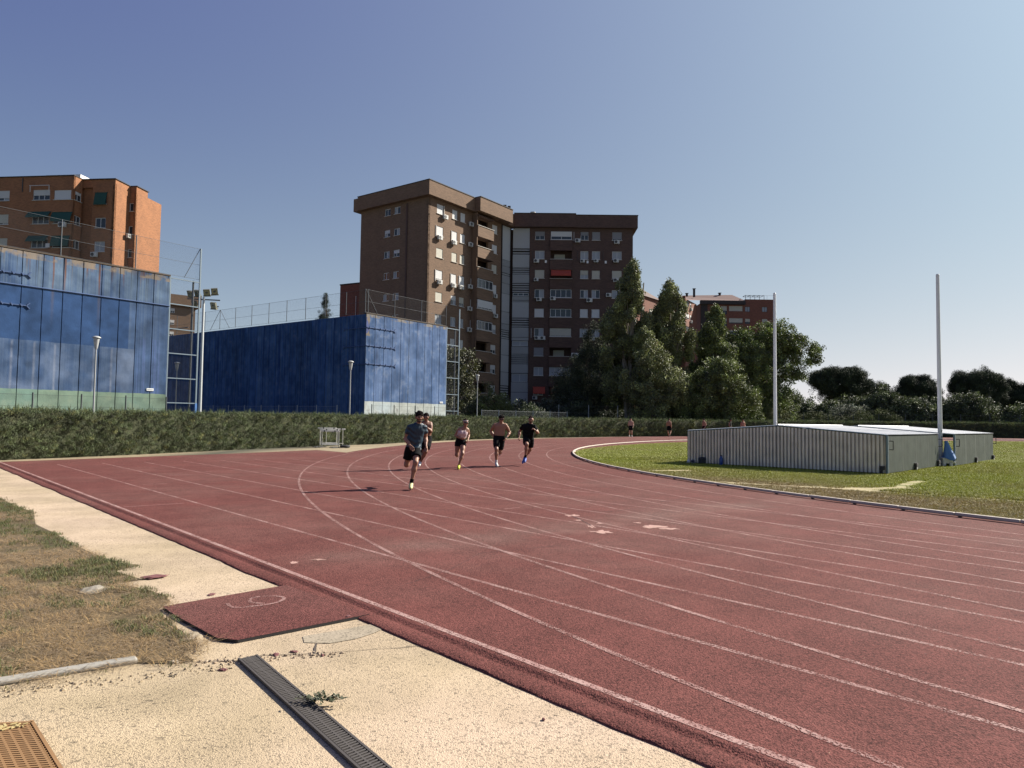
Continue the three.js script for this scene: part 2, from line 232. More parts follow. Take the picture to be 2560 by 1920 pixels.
{ // channel drain with a plastic grating; every cross bar is its own piece
  const a = [-1.685, 4.71], b = [-0.05, 2.55], L = Math.hypot(b[0] - a[0], b[1] - a[1]), ang = Math.atan2(-(b[1] - a[1]), b[0] - a[0]);
  const o = thing('channel_drain', 'narrow black plastic channel drain grating set in the beige concrete', 'drain', V(a[0], a[1], -0.014), -ang);
  const W = 0.125, mP = mat(0.06, 0.052, 0.047, 0.65), mD = mat(0.006, 0.005, 0.005, 0.95);
  mesh('channel', merge([box(L, 0.004, W - 0.012, L / 2, 0.0165, 0)]), mD, o);  // near-black sheet close under the bars paints the shade of a deep channel
  for (const s of [-1, 1]) mesh('side_rail', box(L, 0.022, 0.013, L / 2, 0.024, s * (W / 2 - 0.0065)), mP, o);
  mesh('centre_rail', box(L, 0.012, 0.01, L / 2, 0.026, 0), mP, o);
  const sg = new RoundedBoxGeometry(0.012, 0.014, W - 0.03, 1, 0.002); const q = Math.floor(L / 0.025); for (let i = 0; i < Math.min(q, 145); i++) { const m = mesh('bar', sg, mP, o); m.position.set(0.014 + i * 0.025, 0.027 + rr(-0.0008, 0.0008), 0); m.rotation.y = 0.16; }
}
{ // rusty slotted grate
  const A = [-2.36, 3.65], o = thing('metal_grate', 'rusty slotted metal grate at the lower left of the concrete', 'grate', V(A[0], A[1], 0.0), 0.155);
  const texRust = dtex(256, 256, (u, v, i, j) => { const f = fb(u, v, 6, 71, 5), g = hash(i, j, 72), k = 0.6 + 0.6 * f + 0.15 * g; return [0.27 * k, 0.15 * k, 0.062 * k]; });
  const mR = mat(1, 1, 1, 0.8, { map: texRust, metalness: 0.15 }), mDk = mat(0.03, 0.018, 0.01, 0.95);
  const sh = new THREE.Matrix4().set(1, 0, 0.68, 0, 0, 1, 0, 0, 0, 0, 1, 0, 0, 0, 0, 1);
  mesh('pit_shade', box(1.2, 0.006, 0.9, -0.6, 0.018, 0.45).applyMatrix4(sh), mDk, o);  // flat dark sheet stands in for the shaded hollow under the slats
  mesh('rim', merge([box(0.018, 0.018, 0.92, -0.009, 0.028, 0.45), box(1.2, 0.018, 0.018, -0.609, 0.028, 0.009)]).applyMatrix4(sh), mR, o);
  const bg = box(1.15, 0.008, 0.0125); for (let k = 0; k < 40; k++) { const m = mesh('slat', bg, mR, o); m.position.set(-0.6 + 0.68 * (0.028 + k * 0.0215), 0.031, 0.028 + k * 0.0215); }
  const cg = box(0.012, 0.01, 0.86).applyMatrix4(sh); for (let k = 0; k < 26; k++) { const m = mesh('cross_bar', cg, mR, o); m.position.set(-0.04 - k * 0.045 + 0.306, 0.0295, 0.45); }
  const lp = []; for (let k = 0; k < 26; k++) lp.push([-0.02 - rr(0, 0.3) * (k / 26 + 0.4), rr(0.02, 0.09), rr(0.008, 0.02)]);
  mesh('dry_litter', merge(lp.map(([x, z, s]) => box(s * 2.2, 0.004, s * 0.5).rotateY(rr(0, 3)).translate(x, 0.039, z))), mat(0.42, 0.33, 0.15, 0.9), o);
}
{ // concrete edging stone
  const a = V(-2.36, 4.64), b = V(-3.6, 3.77), L = a.distanceTo(b), o = new THREE.Mesh(new RoundedBoxGeometry(L, 0.1, 0.085, 2, 0.02), mat(0.36, 0.34, 0.3, 0.95, { map: texConc }));
  o.name = 'edging_stone'; o.position.copy(a).lerp(b, 0.5).setY(-0.018); o.rotation.y = Math.atan2(-(b.z - a.z), b.x - a.x); scene.add(o); tag(o, 'grey concrete edging stone sunk along the dry grass verge', 'kerb'); o.castShadow = o.receiveShadow = true;
}
// scraps of torn red rubber, pebbles
function scrap(x, Z, r, label, m, name, cat, h = 0.012, y0 = 0.012) {
  const g = new THREE.IcosahedronGeometry(1, 2), P = g.attributes.position; for (let i = 0; i < P.count; i++) { const p = new THREE.Vector3().fromBufferAttribute(P, i), k = 1 + 0.5 * N3(p.x * 2 + x * 7, p.y * 2, p.z * 2 + Z * 5); P.setXYZ(i, p.x * r * k, Math.max(-0.2, p.y) * h * k, p.z * r * 0.62 * k); } g.computeVertexNormals();
  const o = mesh(name, g, m, scene); o.position.copy(V(x, Z, y0 + h * 0.2)); o.rotation.y = x * 9; return tag(o, label, cat);
}
const mScrap = mat(0.22, 0.085, 0.085, 0.9, { map: texRed });
scrap(-3.42, 6.98, 0.115, 'largest torn scrap of red rubber on the concrete by the verge', mScrap, 'rubber_scrap', 'scrap', 0.012);
scrap(-2.61, 6.36, 0.045, 'small red rubber scrap just beyond the far corner of the mat', mScrap, 'rubber_scrap', 'scrap', 0.007, 0.003);
scrap(-1.53, 4.8, 0.03, 'red rubber crumb just above the head of the channel drain', mScrap, 'rubber_scrap', 'scrap', 0.007, 0.003);
scrap(-1.43, 4.86, 0.026, 'red rubber crumb between drain head and grey cement patch', mScrap, 'rubber_scrap', 'scrap', 0.007, 0.003);
scrap(-1.76, 4.5, 0.028, 'red rubber crumb left of the drain at the grass tip', mScrap, 'rubber_scrap', 'scrap', 0.007, 0.003);
scrap(-1.22, 4.79, 0.014, 'tiny dark pebble right of the drain head', mScrap, 'pebble', 'pebble', 0.008, 0.003);
scrap(0.19, 3.83, 0.013, 'tiny dark pebble on concrete near the bottom of the track edge', mScrap, 'pebble', 'pebble', 0.008, 0.003);
scrap(-1.25, 5.66, 0.022, 'small red rubber flake lying on the mat near the track', mScrap, 'rubber_scrap', 'scrap', 0.006, 0.025);
scrap(-3.68, 6.42, 0.14, 'grey broken lump of concrete in the dry grass', mat(0.3, 0.27, 0.22, 0.95, { map: texConc }), 'stone', 'stone', 0.035, 0.0);
scrap(-2.24, 5.15, 0.11, 'broken pale concrete piece by the near mat corner', mat(0.34, 0.28, 0.2, 0.95, { map: texConc }), 'stone', 'stone', 0.014, 0.0);
scrap(-2.12, 4.62, 0.035, 'pale pebble at the end of the grass tip', mat(0.4, 0.35, 0.28, 0.95), 'pebble', 'pebble', 0.012, 0.003);
{ // crumbled concrete along the broken edge between verge and apron
  seed = 61; const l = []; for (let i = 0; i < 170; i++) { const t = rnd(), x = lerp(-3.0, -1.65, t) + rr(-0.06, 0.06), Z = lerp(4.02, 4.62, t) + rr(-0.09, 0.05), k = rr(0.6, 1.1), s = rr(0.002, 0.009); l.push({ p: V(x, Z, 0.004), ry: rr(0, 6), rx: rr(0, 3), s: [s, s * 0.7, s], c: rnd() < 0.15 ? [0.2 * k, 0.16 * k, 0.12 * k] : [0.44 * k, 0.35 * k, 0.23 * k] }); }
  for (let i = 0; i < 130; i++) { const x = rr(-2.0, -1.1), Z = 4.72 + (x + 1.6) * 0.25 + rr(-0.08, 0.1) * rnd(), k = rr(0.4, 1.1), s = rr(0.003, 0.011); l.push({ p: V(x, Z, 0.004), ry: rr(0, 6), rx: rr(0, 3), s: [s, s * 0.7, s], c: [0.4 * k, 0.31 * k, 0.22 * k] }); }
  tag(instances('rubble', new THREE.DodecahedronGeometry(1, 0), mat(1, 1, 1, 0.95), l, scene), 'crumbled concrete grit along the broken verge edge', 'rubble');
}
// blade tufts
function tuftGeo(nb, h, spread, w, lean, sd) {
  seed = sd; const l = []; for (let i = 0; i < nb; i++) { const a = rr(0, 6.28), r = spread * Math.sqrt(rnd()), hh = h * rr(0.5, 1), ln = lean * rr(0.4, 1.3), a2 = rr(0, 6.28), x = Math.cos(a) * r, z = Math.sin(a) * r, ex = Math.cos(a2) * ln, ez = Math.sin(a2) * ln, px = -Math.sin(a2) * w / 2, pz = Math.cos(a2) * w / 2;
    const g = new THREE.BufferGeometry(); g.setAttribute('position', new THREE.Float32BufferAttribute([x - px, 0, z - pz, x + px, 0, z + pz, x + ex * 0.45 + px * 0.8, hh * 0.62, z + ez * 0.45 + pz * 0.8, x + ex * 0.45 - px * 0.8, hh * 0.62, z + ez * 0.45 - pz * 0.8, x + ex, hh * rr(0.75, 1), z + ez], 3)); g.setIndex([0, 1, 2, 0, 2, 3, 3, 2, 4]); g.computeVertexNormals(); l.push(g.toNonIndexed()); }
  return mergeGeometries(l);
}
const mBlade = new THREE.MeshPhysicalMaterial({ color: 0xffffff, roughness: 0.85, side: THREE.DoubleSide, transmission: 0.25, thickness: 0 });
{ // dry verge: straw and green tufts
  const straw = tuftGeo(11, 0.035, 0.06, 0.003, 0.15, 11), green = tuftGeo(14, 0.05, 0.045, 0.0042, 0.045, 12), a = [], b = [];
  seed = 77; for (let i = 0; i < 52000; i++) {
    const x = rr(-10, -1.7), Z = rr(3.2, 14), jx = x + 0.1 * N3(x * 5, Z * 5, 1), jz = Z + 0.1 * N3(x * 5, Z * 5, 7); if (Z > 8 && rnd() < 0.45) continue; if (!inPoly(grassEdge, jx, jz) && !(rnd() < 0.35 && inPoly(grassEdge, jx - 0.09, jz + 0.09))) continue; if (x < -0.72 * Z - 0.6) continue;
    const q = N3(x * 0.9, Z * 0.9, 4.2) + 0.55 * N3(x * 2.6, Z * 2.6, 1.2), edge = inPoly(grassEdge, x + 0.3, Z + 0.2) ? 0 : 0.28, bare = N3(x * 1.7, Z * 1.7, 14); if (bare > 0.25 && rnd() < 0.75) continue;
    if (q + edge + rr(-0.25, 0.25) > 0.14) { const k = rr(0.7, 1.2); b.push({ p: V(x, Z, 0.013), ry: rr(0, 6.28), s: rr(0.5, 1.1), c: [0.08 * k + 0.06 * rnd(), 0.115 * k, 0.028 * k] }); } else { const k = rr(0.35, 1.15); a.push({ p: V(x, Z, 0.012), ry: rr(0, 6.28), s: rr(0.6, 1.25), c: [0.35 * k, 0.225 * k, 0.085 * k] }); }
  }
  tag(instances('dry_grass', straw, mBlade, a, scene), 'straw coloured dry grass on the left verge', 'grass'); tag(instances('green_grass', green, mBlade, b, scene), 'short green grass tufts on the left verge', 'grass');
}
{ // infield turf
  const g = tuftGeo(12, 0.06, 0.11, 0.012, 0.05, 21), g2 = tuftGeo(10, 0.075, 0.2, 0.022, 0.07, 22), a = [], b = []; seed = 99;
  for (let i = 0; i < 230000; i++) {
    const Z = 9 + 60 * Math.pow(rnd(), 1.5), x = Z * rr(0.02, 0.86); const dx = x - CX, dz = Z - CZ, r = Math.hypot(dx, dz); let th = Math.atan2(dz, dx); if (th < 0) th += 6.2832; if (r > grassR(th) - 0.05 + 0.1 * N3(x * 3, Z * 3, 1)) continue;
    const d = dirtPath(x, Z); if (d > rr(0.15, 0.6)) continue; const q = dryness(x, Z) + rr(-0.2, 0.2); if (q > 0.75 && rnd() < 0.4) continue; const k = rr(0.75, 1.25), e = { p: V(x, Z, gy(x, Z) + TOP + 0.01), ry: rr(0, 6.28), s: rr(0.6, 1.15) * (q > 0.5 ? 0.75 : 1), c: [lerp(0.25, 0.25, clamp(q)) * k, lerp(0.28, 0.18, clamp(q)) * k, lerp(0.012, 0.07, clamp(q)) * k] };
    (Z < 30 ? a : b).push(e);
  }
  tag(instances('infield_turf', g, mBlade, a, scene), 'mown infield turf blades near the metal shed', 'grass'); tag(instances('infield_turf', g2, mBlade, b, scene), 'mown infield turf blades far across the field', 'grass');
}
{ // weed growing over the drain
  const o = thing('weed', 'small dark green weed sprawling across the drain grating', 'weed', V(-1.0, 3.97, 0.035)); seed = 5; const st = [], lv = [];
  for (let i = 0; i < 26; i++) { const a = rr(0, 6.28), l = rr(0.04, 0.15), e = new THREE.Vector3(Math.cos(a) * l * 1.1, rr(0.0, 0.02), Math.sin(a) * l * 0.6); st.push(rod(new THREE.Vector3(0, 0, 0), e, 0.0015, 0.001, 4)); for (let k = 0; k < 9; k++) { const f = rr(0.3, 1.05), g = new THREE.CircleGeometry(rr(0.004, 0.009), 5).scale(1, 1.5, 1).rotateX(rr(-2, -0.6)).rotateY(rr(0, 6)).translate(e.x * f + rr(-0.012, 0.012), e.y * f + rr(0.0, 0.014), e.z * f + rr(-0.012, 0.012)); lv.push(g); } }
  mesh('stems', merge(st), mat(0.09, 0.08, 0.03, 0.9), o); mesh('leaves', merge(lv), mat(0.05, 0.06, 0.018, 0.8, { transmission: 0.3, thickness: 0 }), o).userData.kind = 'stuff';
}
{ // fallen dry leaves and crumbs on track and apron
  const lg = new THREE.CircleGeometry(0.5, 6).scale(1, 0.6, 1).rotateX(-Math.PI / 2), l = []; seed = 31;
  for (let i = 0; i < 420; i++) { const t = rr(-3, 22), n = rnd() < 0.3 ? rr(0.3, 3.0) : rr(3.2, 12), [x, Z] = TN(t, n); if (Z < 2.6) continue; const k = rr(0.6, 1.2), s = rr(0.008, 0.02); l.push({ p: V(x, Z, n > 2.9 ? TOP + 0.02 : 0.024), ry: rr(0, 6), rx: rr(-0.25, 0.25), s: [s, s, s], c: rnd() < 0.6 ? [0.07 * k, 0.04 * k, 0.03 * k] : [0.36 * k, 0.26 * k, 0.16 * k] }); }
  tag(instances('leaf_litter', lg, mat(1, 1, 1, 0.9), l, scene), 'scattered tiny dry leaves and crumbs on track and apron', 'litter');
}
{ // kerb of separate blocks round the infield
  const o = thing('track_kerb', 'pale kerb of short blocks curving round the infield edge', 'kerb', V(CX, CZ, 0)), g = new RoundedBoxGeometry(0.075, 0.055, 0.985, 1, 0.012), g2 = box(0.04, 0.03, 0.05), m = mat(0.62, 0.54, 0.46, 0.7, { map: texConc }), mf = mat(0.1, 0.08, 0.07, 0.9);
  for (let i = 0; i < 108; i++) { const th = 4.05 - i / RK, [x, Z] = PC(RK, th), y = gy(x, Z) + TOP; const b = mesh('kerb_block', g, m, o); b.position.set(x - CX, y + 0.048 + rr(-0.003, 0.003), -(Z - CZ)); b.rotation.y = th; const f = mesh('foot', g2, mf, b); f.position.set(0, -0.038, 0.42); }
}
// ---------- leaf clumps ----------
function clumpGeo(nl, size, aspect, sd, flat = 1) {
  seed = sd; const l = []; for (let i = 0; i < nl; i++) {
    const p = new THREE.Vector3(rr(-1, 1), rr(-1, 1) * flat, rr(-1, 1)); if (p.length() > 1) { i--; continue; } const s = size * rr(0.6, 1.2);
    const g = new THREE.BufferGeometry(); g.setAttribute('position', new THREE.Float32BufferAttribute([0, -s, 0, s * aspect, 0, s * 0.2, 0, s, 0, -s * aspect, 0, s * 0.2], 3)); g.setIndex([0, 1, 2, 0, 2, 3]);
    g.rotateX(rr(0, 6.28)).rotateY(rr(0, 6.28)).rotateZ(rr(0, 6.28)).translate(p.x, p.y, p.z); g.computeVertexNormals(); l.push(g.toNonIndexed());
  } return mergeGeometries(l);
}
function sprayGeo(nl, size, asp, sd) {   // upright conifer-like sprays
  seed = sd; const l = []; for (let i = 0; i < nl; i++) { const s = size * rr(0.5, 1.2), g = new THREE.BufferGeometry(); g.setAttribute('position', new THREE.Float32BufferAttribute([-s * asp, 0, 0, s * asp, 0, 0, 0, s * 1.6, 0], 3)); g.setIndex([0, 1, 2]); g.rotateY(rr(0, 6.28)).rotateX(rr(-0.8, 0.8)).rotateZ(rr(-0.8, 0.8)).translate(rr(-1, 1) * 0.8, rr(-1, 0.7) * 0.8, rr(-1, 1) * 0.8); g.computeVertexNormals(); l.push(g.toNonIndexed()); }
  return mergeGeometries(l);
}
const mLeaf = new THREE.MeshPhysicalMaterial({ color: 0xffffff, roughness: 0.55, side: THREE.DoubleSide, transmission: 0.3, thickness: 0 });
mLeaf.roughness = 0.72;
const mNeedle = new THREE.MeshPhysicalMaterial({ color: 0xffffff, roughness: 0.8, side: THREE.DoubleSide });
const mHedge = new THREE.MeshPhysicalMaterial({ color: 0xffffff, roughness: 0.9, side: THREE.DoubleSide, transmission: 0.2, thickness: 0 });
const leafy = clumpGeo(30, 0.3, 0.55, 41), leafyFine = clumpGeo(44, 0.2, 0.55, 42), pine = clumpGeo(60, 0.22, 0.22, 43), spray = sprayGeo(34, 0.5, 0.16, 44);
// ---------- hedge along the outside of the track ----------
function hedgeRun(path, H, W, label, dens, tone) {   // path of [x,Z], foliage fills a box W wide behind the line
  const o = thing('hedge', label, 'hedge', V(path[0][0], path[0][1], 0)); const ox = path[0][0], oZ = path[0][1];
  const q = []; let acc = 0; for (let i = 0; i < path.length - 1; i++) { const [ax, aZ] = path[i], [bx, bZ] = path[i + 1], L = Math.hypot(bx - ax, bZ - aZ), st = Math.max(1, Math.ceil(L / 0.6)); for (let k = 0; k < st; k++) { const t = k / st; q.push([lerp(ax, bx, t), lerp(aZ, bZ, t), (bx - ax) / L, (bZ - aZ) / L, L / st]); } }
  const core = sheet(q.length - 1, 3, (u, v) => { const e = q[Math.round(u * (q.length - 1))], k = Math.round(v * 3), off = [0.34, 0.3, W - 0.2, W - 0.2][k], y = [-0.05, H - 0.1, H - 0.1, -0.05][k]; const x = e[0] - e[3] * off, Z = e[1] + e[2] * off; return [x - ox, Z - oZ, y + gy(x, Z)]; });
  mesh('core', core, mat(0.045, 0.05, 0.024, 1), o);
  const l = []; for (const [x0, Z0, ex, eZ, L] of q) { const dist = Math.hypot(x0, Z0), n = Math.round(L * dens * (dist < 40 ? 1.25 : dist < 60 ? 0.85 : 0.5)), sc = dist < 40 ? 1 : dist < 60 ? 1.2 : 1.45;
    for (let k = 0; k < n; k++) { const a = rr(0, L), top = rnd() < 0.36; const bulge = 0.1 * N3(x0 * 0.7 + a, 1, Z0 * 0.7) ; let off = top ? rr(0, W) : 0.34 * Math.pow(rnd(), 1.5) - 0.03, y = top ? H - rr(0, 0.14) + 0.09 * N3(x0 * 0.5 + a * 0.8, Z0 * 0.5, 5) : rr(0.05, H - 0.04);
      if (!top) off -= bulge * (0.4 + 0.6 * Math.sin(y / H * 3.0)) - 0.12 * (y < 0.25 ? 1 : 0) + 0.05 * N3(x0 * 2.2 + a * 2, y * 2.5, Z0 * 2); const x = x0 + ex * a - eZ * off, Z = Z0 + eZ * a + ex * off; const kk = rr(0.3, 1.7), yl = rnd() < 0.15 ? 1.6 : 1;
      l.push({ p: new THREE.Vector3(x - ox, y + gy(x, Z), -(Z - oZ)), s: rr(0.07, 0.14) * sc, ry: rr(0, 6.28), rx: rr(-0.4, 0.4), rz: rr(-0.4, 0.4), c: [tone[0] * kk * yl, tone[1] * kk * (yl > 1 ? 1.25 : 1), tone[2] * kk] }); } }
  for (const [x0, Z0, ex, eZ, L] of q) for (let k = 0; k < L * 9; k++) { const a = rr(0, L), off = rr(0, W), x = x0 + ex * a - eZ * off, Z = Z0 + eZ * a + ex * off, kk = rr(0.8, 1.4); l.push({ p: new THREE.Vector3(x - ox, H + gy(x, Z) + rr(-0.06, 0.08), -(Z - oZ)), s: [0.05, rr(0.1, 0.22), 0.05], ry: rr(0, 6.28), rx: rr(-0.25, 0.25), rz: rr(-0.25, 0.25), c: [tone[0] * kk * 1.25, tone[1] * kk * 1.3, tone[2] * kk * 1.2] }); }  // tip sprays painted brighter, as a sunlit hedge top
  instances('foliage', spray, mHedge, l, o); return o;
}
seed = 7; const ring = (r, a, b, n) => Array.from({ length: n + 1 }, (_, i) => PC(r, lerp(a, b, i / n)));
const hedgeA = [[-21.5, 15.0], [-19.2, 19.6], [-17.1, 24.2], [-14.9, 28.4], [-12.3, 34.8], [-9.6, 40.4], ...ring(49.1, 2.865, 2.0, 14)];
hedgeRun(hedgeA, 1.69, 1.3, 'long clipped green hedge curving behind the runners on the left', 135, [0.07, 0.092, 0.034]);
hedgeRun(ring(49.3, 1.995, 0.95, 18), 1.66, 1.4, 'far dark clipped hedge behind the metal shed on the right', 110, [0.07, 0.095, 0.032]);

// ---------- handball courts: tall blue panelled concrete walls ----------
const AZ = R(36.3), cE = [Math.sin(AZ), Math.cos(AZ)], cP = [-Math.cos(AZ), Math.sin(AZ)];   // along the lit front walls; along the shaded side walls
const TH_E = Math.PI / 2 - AZ, TH_P = 2 * Math.PI - AZ - Math.PI;   // turns that lay local x along them
const HW = 10.2;
const streak = (u, v, s) => vn(u, 0.5 + v * 0.02, 160, s, 4) * 0.6 + vn(u, v, 60, s + 1, 3) * 0.4;
const RUST = [[1.15, 0.8, 0.05, 0.6], [2.2, 1.0, 0.06, 0.7], [2.35, 1.6, 0.03, 0.6], [3.5, 2.4, 0.045, 1], [4.07, 2.2, 0.05, 1], [4.42, 1.4, 0.025, 0.7], [5.2, 0.9, 0.06, 0.9], [5.45, 0.5, 0.12, 0.9], [5.88, 2.3, 0.06, 0.95], [6.55, 0.9, 0.06, 0.8], [6.7, 0.6, 0.1, 0.7], [7.2, 1.1, 0.05, 0.8], [8.2, 0.9, 0.03, 0.8], [8.35, 0.5, 0.12, 0.8], [9.1, 0.8, 0.06, 0.7], [4.8, 0.4, 0.3, 0.5], [7.8, 0.35, 0.3, 0.5]];
function courtTex(kind) {
  return dtex(1024, 1024, (u, v, i, j) => {
    const s = u * 10, y = v * HW, f = fb(u, v, 8, 81 + kind, 5), f2 = fb(u, v, 24, 85 + kind, 4), st = streak(u, v, 90 + kind), g = hash(i, j, 95), p = hash(Math.floor(s), kind, 6);
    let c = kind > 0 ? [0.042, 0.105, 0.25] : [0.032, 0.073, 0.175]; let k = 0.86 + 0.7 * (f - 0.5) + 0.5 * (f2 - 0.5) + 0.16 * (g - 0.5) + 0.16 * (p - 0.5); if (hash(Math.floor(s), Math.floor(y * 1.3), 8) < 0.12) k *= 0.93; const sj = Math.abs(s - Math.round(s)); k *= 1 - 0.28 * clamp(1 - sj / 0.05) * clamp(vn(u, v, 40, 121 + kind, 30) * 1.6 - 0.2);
    const mixc = (d, a) => { a = clamp(a); c = [lerp(c[0], d[0], a), lerp(c[1], d[1], a), lerp(c[2], d[2], a)]; };
    if (kind === 0) {
      const line = 5.5 + 0.04 * (f2 - 0.5), patch = y > line && y < 8.3 && s < 7.62;
      if (!patch) mixc([0.088, 0.138, 0.235], 0.6 + 0.7 * (st - 0.5));
      if (y < line && s < 8) { mixc([0.14, 0.18, 0.26], clamp((f - 0.33) * 1.8)); for (const q of [0.66, 1.7, 2.75, 3.75, 5.75, 6.72]) { const dd = Math.abs(s - q - 0.03 * (f2 - 0.5)); mixc([0.24, 0.27, 0.34], clamp(1 - dd / 0.09) * 0.75 * clamp((line - y) / 0.15) * (0.55 + 0.9 * (f2 - 0.3))); } }
      if (s > 8 && y < 6.2) mixc([0.09, 0.14, 0.30], clamp((st - 0.55) * 3));
      if (y > 8.3) { mixc([0.115, 0.168, 0.24], clamp(0.45 + 1.1 * (st - 0.5) + 1.2 * (f - 0.5))); const len = (HW - y) / 1.9, rs = 0; for (const [q, L, w, a] of RUST) { const fall = (HW - y) / L, dd = Math.abs(s - q - 0.05 * (fb(u, v, 12, 99, 3) - 0.5)); mixc(a > 0.75 ? [0.15, 0.055, 0.016] : [0.16, 0.1, 0.055], clamp(1.25 - dd / w) * clamp(1.1 - fall) * a * (0.6 + 0.8 * f2)); } mixc([0.03, 0.035, 0.05], clamp((streak(u * 1.7, v, 101) - 0.62 - 0.2 * len) * 5) * 0.8); }
      if (y > 6 && y <= 8.3) for (const q of [3.5, 5.9]) mixc([0.1, 0.09, 0.1], clamp(1 - Math.abs(s - q) / 0.12) * clamp((y - 6.3) / 2) * 0.6);
      if (y > HW - 0.35) mixc([0.22, 0.18, 0.14], clamp((f2 - 0.42) * 5) * 0.9);
      if (y < 2.9 + 0.05 * (f2 - 0.5)) { c = [0.22, 0.31, 0.235]; mixc([0.13, 0.22, 0.19], clamp((f - 0.45) * 4) * 0.7); mixc([0.25, 0.28, 0.2], clamp((f2 - 0.55) * 4) * 0.4); }
    } else if (kind === 1) {
      mixc([0.13, 0.19, 0.32], 0.6 + 0.9 * (st - 0.5) + 0.6 * (f - 0.5)); mixc([0.07, 0.10, 0.2], clamp((streak(u, v, 104) - 0.66) * 3.5) * clamp(0.2 + v * 0.9)); mixc([0.2, 0.235, 0.3], clamp((f2 - 0.58) * 4) * 0.45);
      if (s < 0.35 + 0.3 * (f2 - 0.5) && y > 8.4) c = [0.22, 0.19, 0.16]; if (y > HW - 0.25) mixc([0.24, 0.22, 0.2], clamp((f2 - 0.4) * 4));
      if (s < 1.7 && y > 7.5 && y < 10 && f > 0.5) mixc([0.05, 0.10, 0.3], 0.7);
      if (y < 3.0 + 0.07 * (f2 - 0.5)) { c = [0.5, 0.53, 0.49]; mixc([0.28, 0.36, 0.42], clamp((f - 0.45) * 3) * 0.5); mixc([0.25, 0.25, 0.24], clamp((f2 - 0.62) * 5)); }
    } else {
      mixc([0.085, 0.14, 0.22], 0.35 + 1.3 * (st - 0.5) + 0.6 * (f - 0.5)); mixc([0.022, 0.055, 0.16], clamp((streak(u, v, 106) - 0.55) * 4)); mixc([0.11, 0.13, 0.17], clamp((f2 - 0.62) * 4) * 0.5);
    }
    return [c[0] * k, c[1] * k, c[2] * k];
  });
}
const bumpCourt = dtex(256, 256, (u, v, i, j) => 0.6 * fb(u, v, 16, 111, 4) + 0.4 * hash(i, j, 112), false, [2, 2]);
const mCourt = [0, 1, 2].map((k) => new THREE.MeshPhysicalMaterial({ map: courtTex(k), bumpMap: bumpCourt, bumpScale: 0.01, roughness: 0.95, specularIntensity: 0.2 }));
const mSteel = mat(0.17, 0.22, 0.26, 0.5, { metalness: 0.3 }), mDarkSteel = mat(0.09, 0.1, 0.11, 0.6, { metalness: 0.3 }), mTieBlue = mat(0.05, 0.09, 0.2, 0.8), mTieDark = mTieBlue, mJoint = mat(0.07, 0.085, 0.12, 1);
function panelGeo(w, h, d, u0, v0, u1, v1) { const g = new RoundedBoxGeometry(w, h, d, 1, 0.02); const P = g.attributes.position, U = []; for (let i = 0; i < P.count; i++) U.push(lerp(u0, u1, P.getX(i) / w + 0.5), lerp(v0, v1, P.getY(i) / h + 0.5)); g.setAttribute('uv', new THREE.Float32BufferAttribute(U, 2)); return g.translate(0, h / 2, 0); }
const netAlpha = dtex(64, 64, (u, v) => (u < 0.055 || v < 0.055 ? 0.7 : 0.0), false);
function netMat(rx, ry) { const a = netAlpha.clone(); a.repeat.set(rx, ry); a.needsUpdate = true; return mat(0.05, 0.055, 0.06, 0.9, { alphaMap: a, transparent: true }); }
// local frame: x along the wall, z out of its face
function faceBase(o, s, y, z, m, turn) { m.rotation.y = turn; const c = Math.cos(turn), sn = Math.sin(turn); m.position.set(s * c + z * sn, y, -s * sn + z * c); return m; }
function court(label, right, kind, side, sideN) {
  // right: [x,Z] of the right end of the front wall, which runs 10 m back toward the left
  const o = thing('handball_court', label, 'court', V(right[0] - cE[0] * 10, right[1] - cE[1] * 10, 0)); const y0 = -0.05;
  for (let k = 0; k < 10; k++) faceBase(o, k + 0.5, y0, -0.15, mesh('panel', panelGeo(0.975, HW, 0.3, k / 10, 0, (k + 1) / 10, 1), mCourt[kind], o), TH_E);
  faceBase(o, 5, HW / 2, -0.2, mesh('backing', box(9.9, HW - 0.2, 0.18), mJoint, o), TH_E);
  faceBase(o, 5, HW + 0.02, -0.16, mesh('coping', box(10.04, 0.07, 0.36), mat(0.11, 0.085, 0.065, 0.95, { map: texConc }), o), TH_E);
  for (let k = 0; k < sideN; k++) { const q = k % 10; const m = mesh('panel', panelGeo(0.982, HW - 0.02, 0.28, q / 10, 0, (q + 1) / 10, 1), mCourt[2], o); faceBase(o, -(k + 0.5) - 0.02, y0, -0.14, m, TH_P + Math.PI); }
  { const m = mesh('backing', box(sideN - 0.2, HW - 0.2, 0.16), mJoint, o); faceBase(o, -sideN / 2, HW / 2, -0.2, m, TH_P + Math.PI); }
  return o;
}
const TH_S = -AZ;
function tieBar(o, s0, s1, y, turn, m, fork) { // flat bar bolted to the wall, with studs and a forked end
  const L = Math.abs(s1 - s0), c = (s0 + s1) / 2, g = [box(L, 0.05, 0.05)]; for (let k = 0; k < 5; k++) g.push(box(0.05, 0.16, 0.09).rotateZ(0.6).translate(-L / 2 + L * (k + 0.6) / 5.2, 0, 0));
  if (fork) for (const a of [-0.75, 0.75]) g.push(box(0.24, 0.05, 0.05).rotateZ(a).translate(fork * (L / 2 + 0.06), Math.sign(a) * fork * 0.07, 0.0));
  faceBase(o, c, y, 0.035, mesh('tie_bar', merge(g), m, o), turn);
}
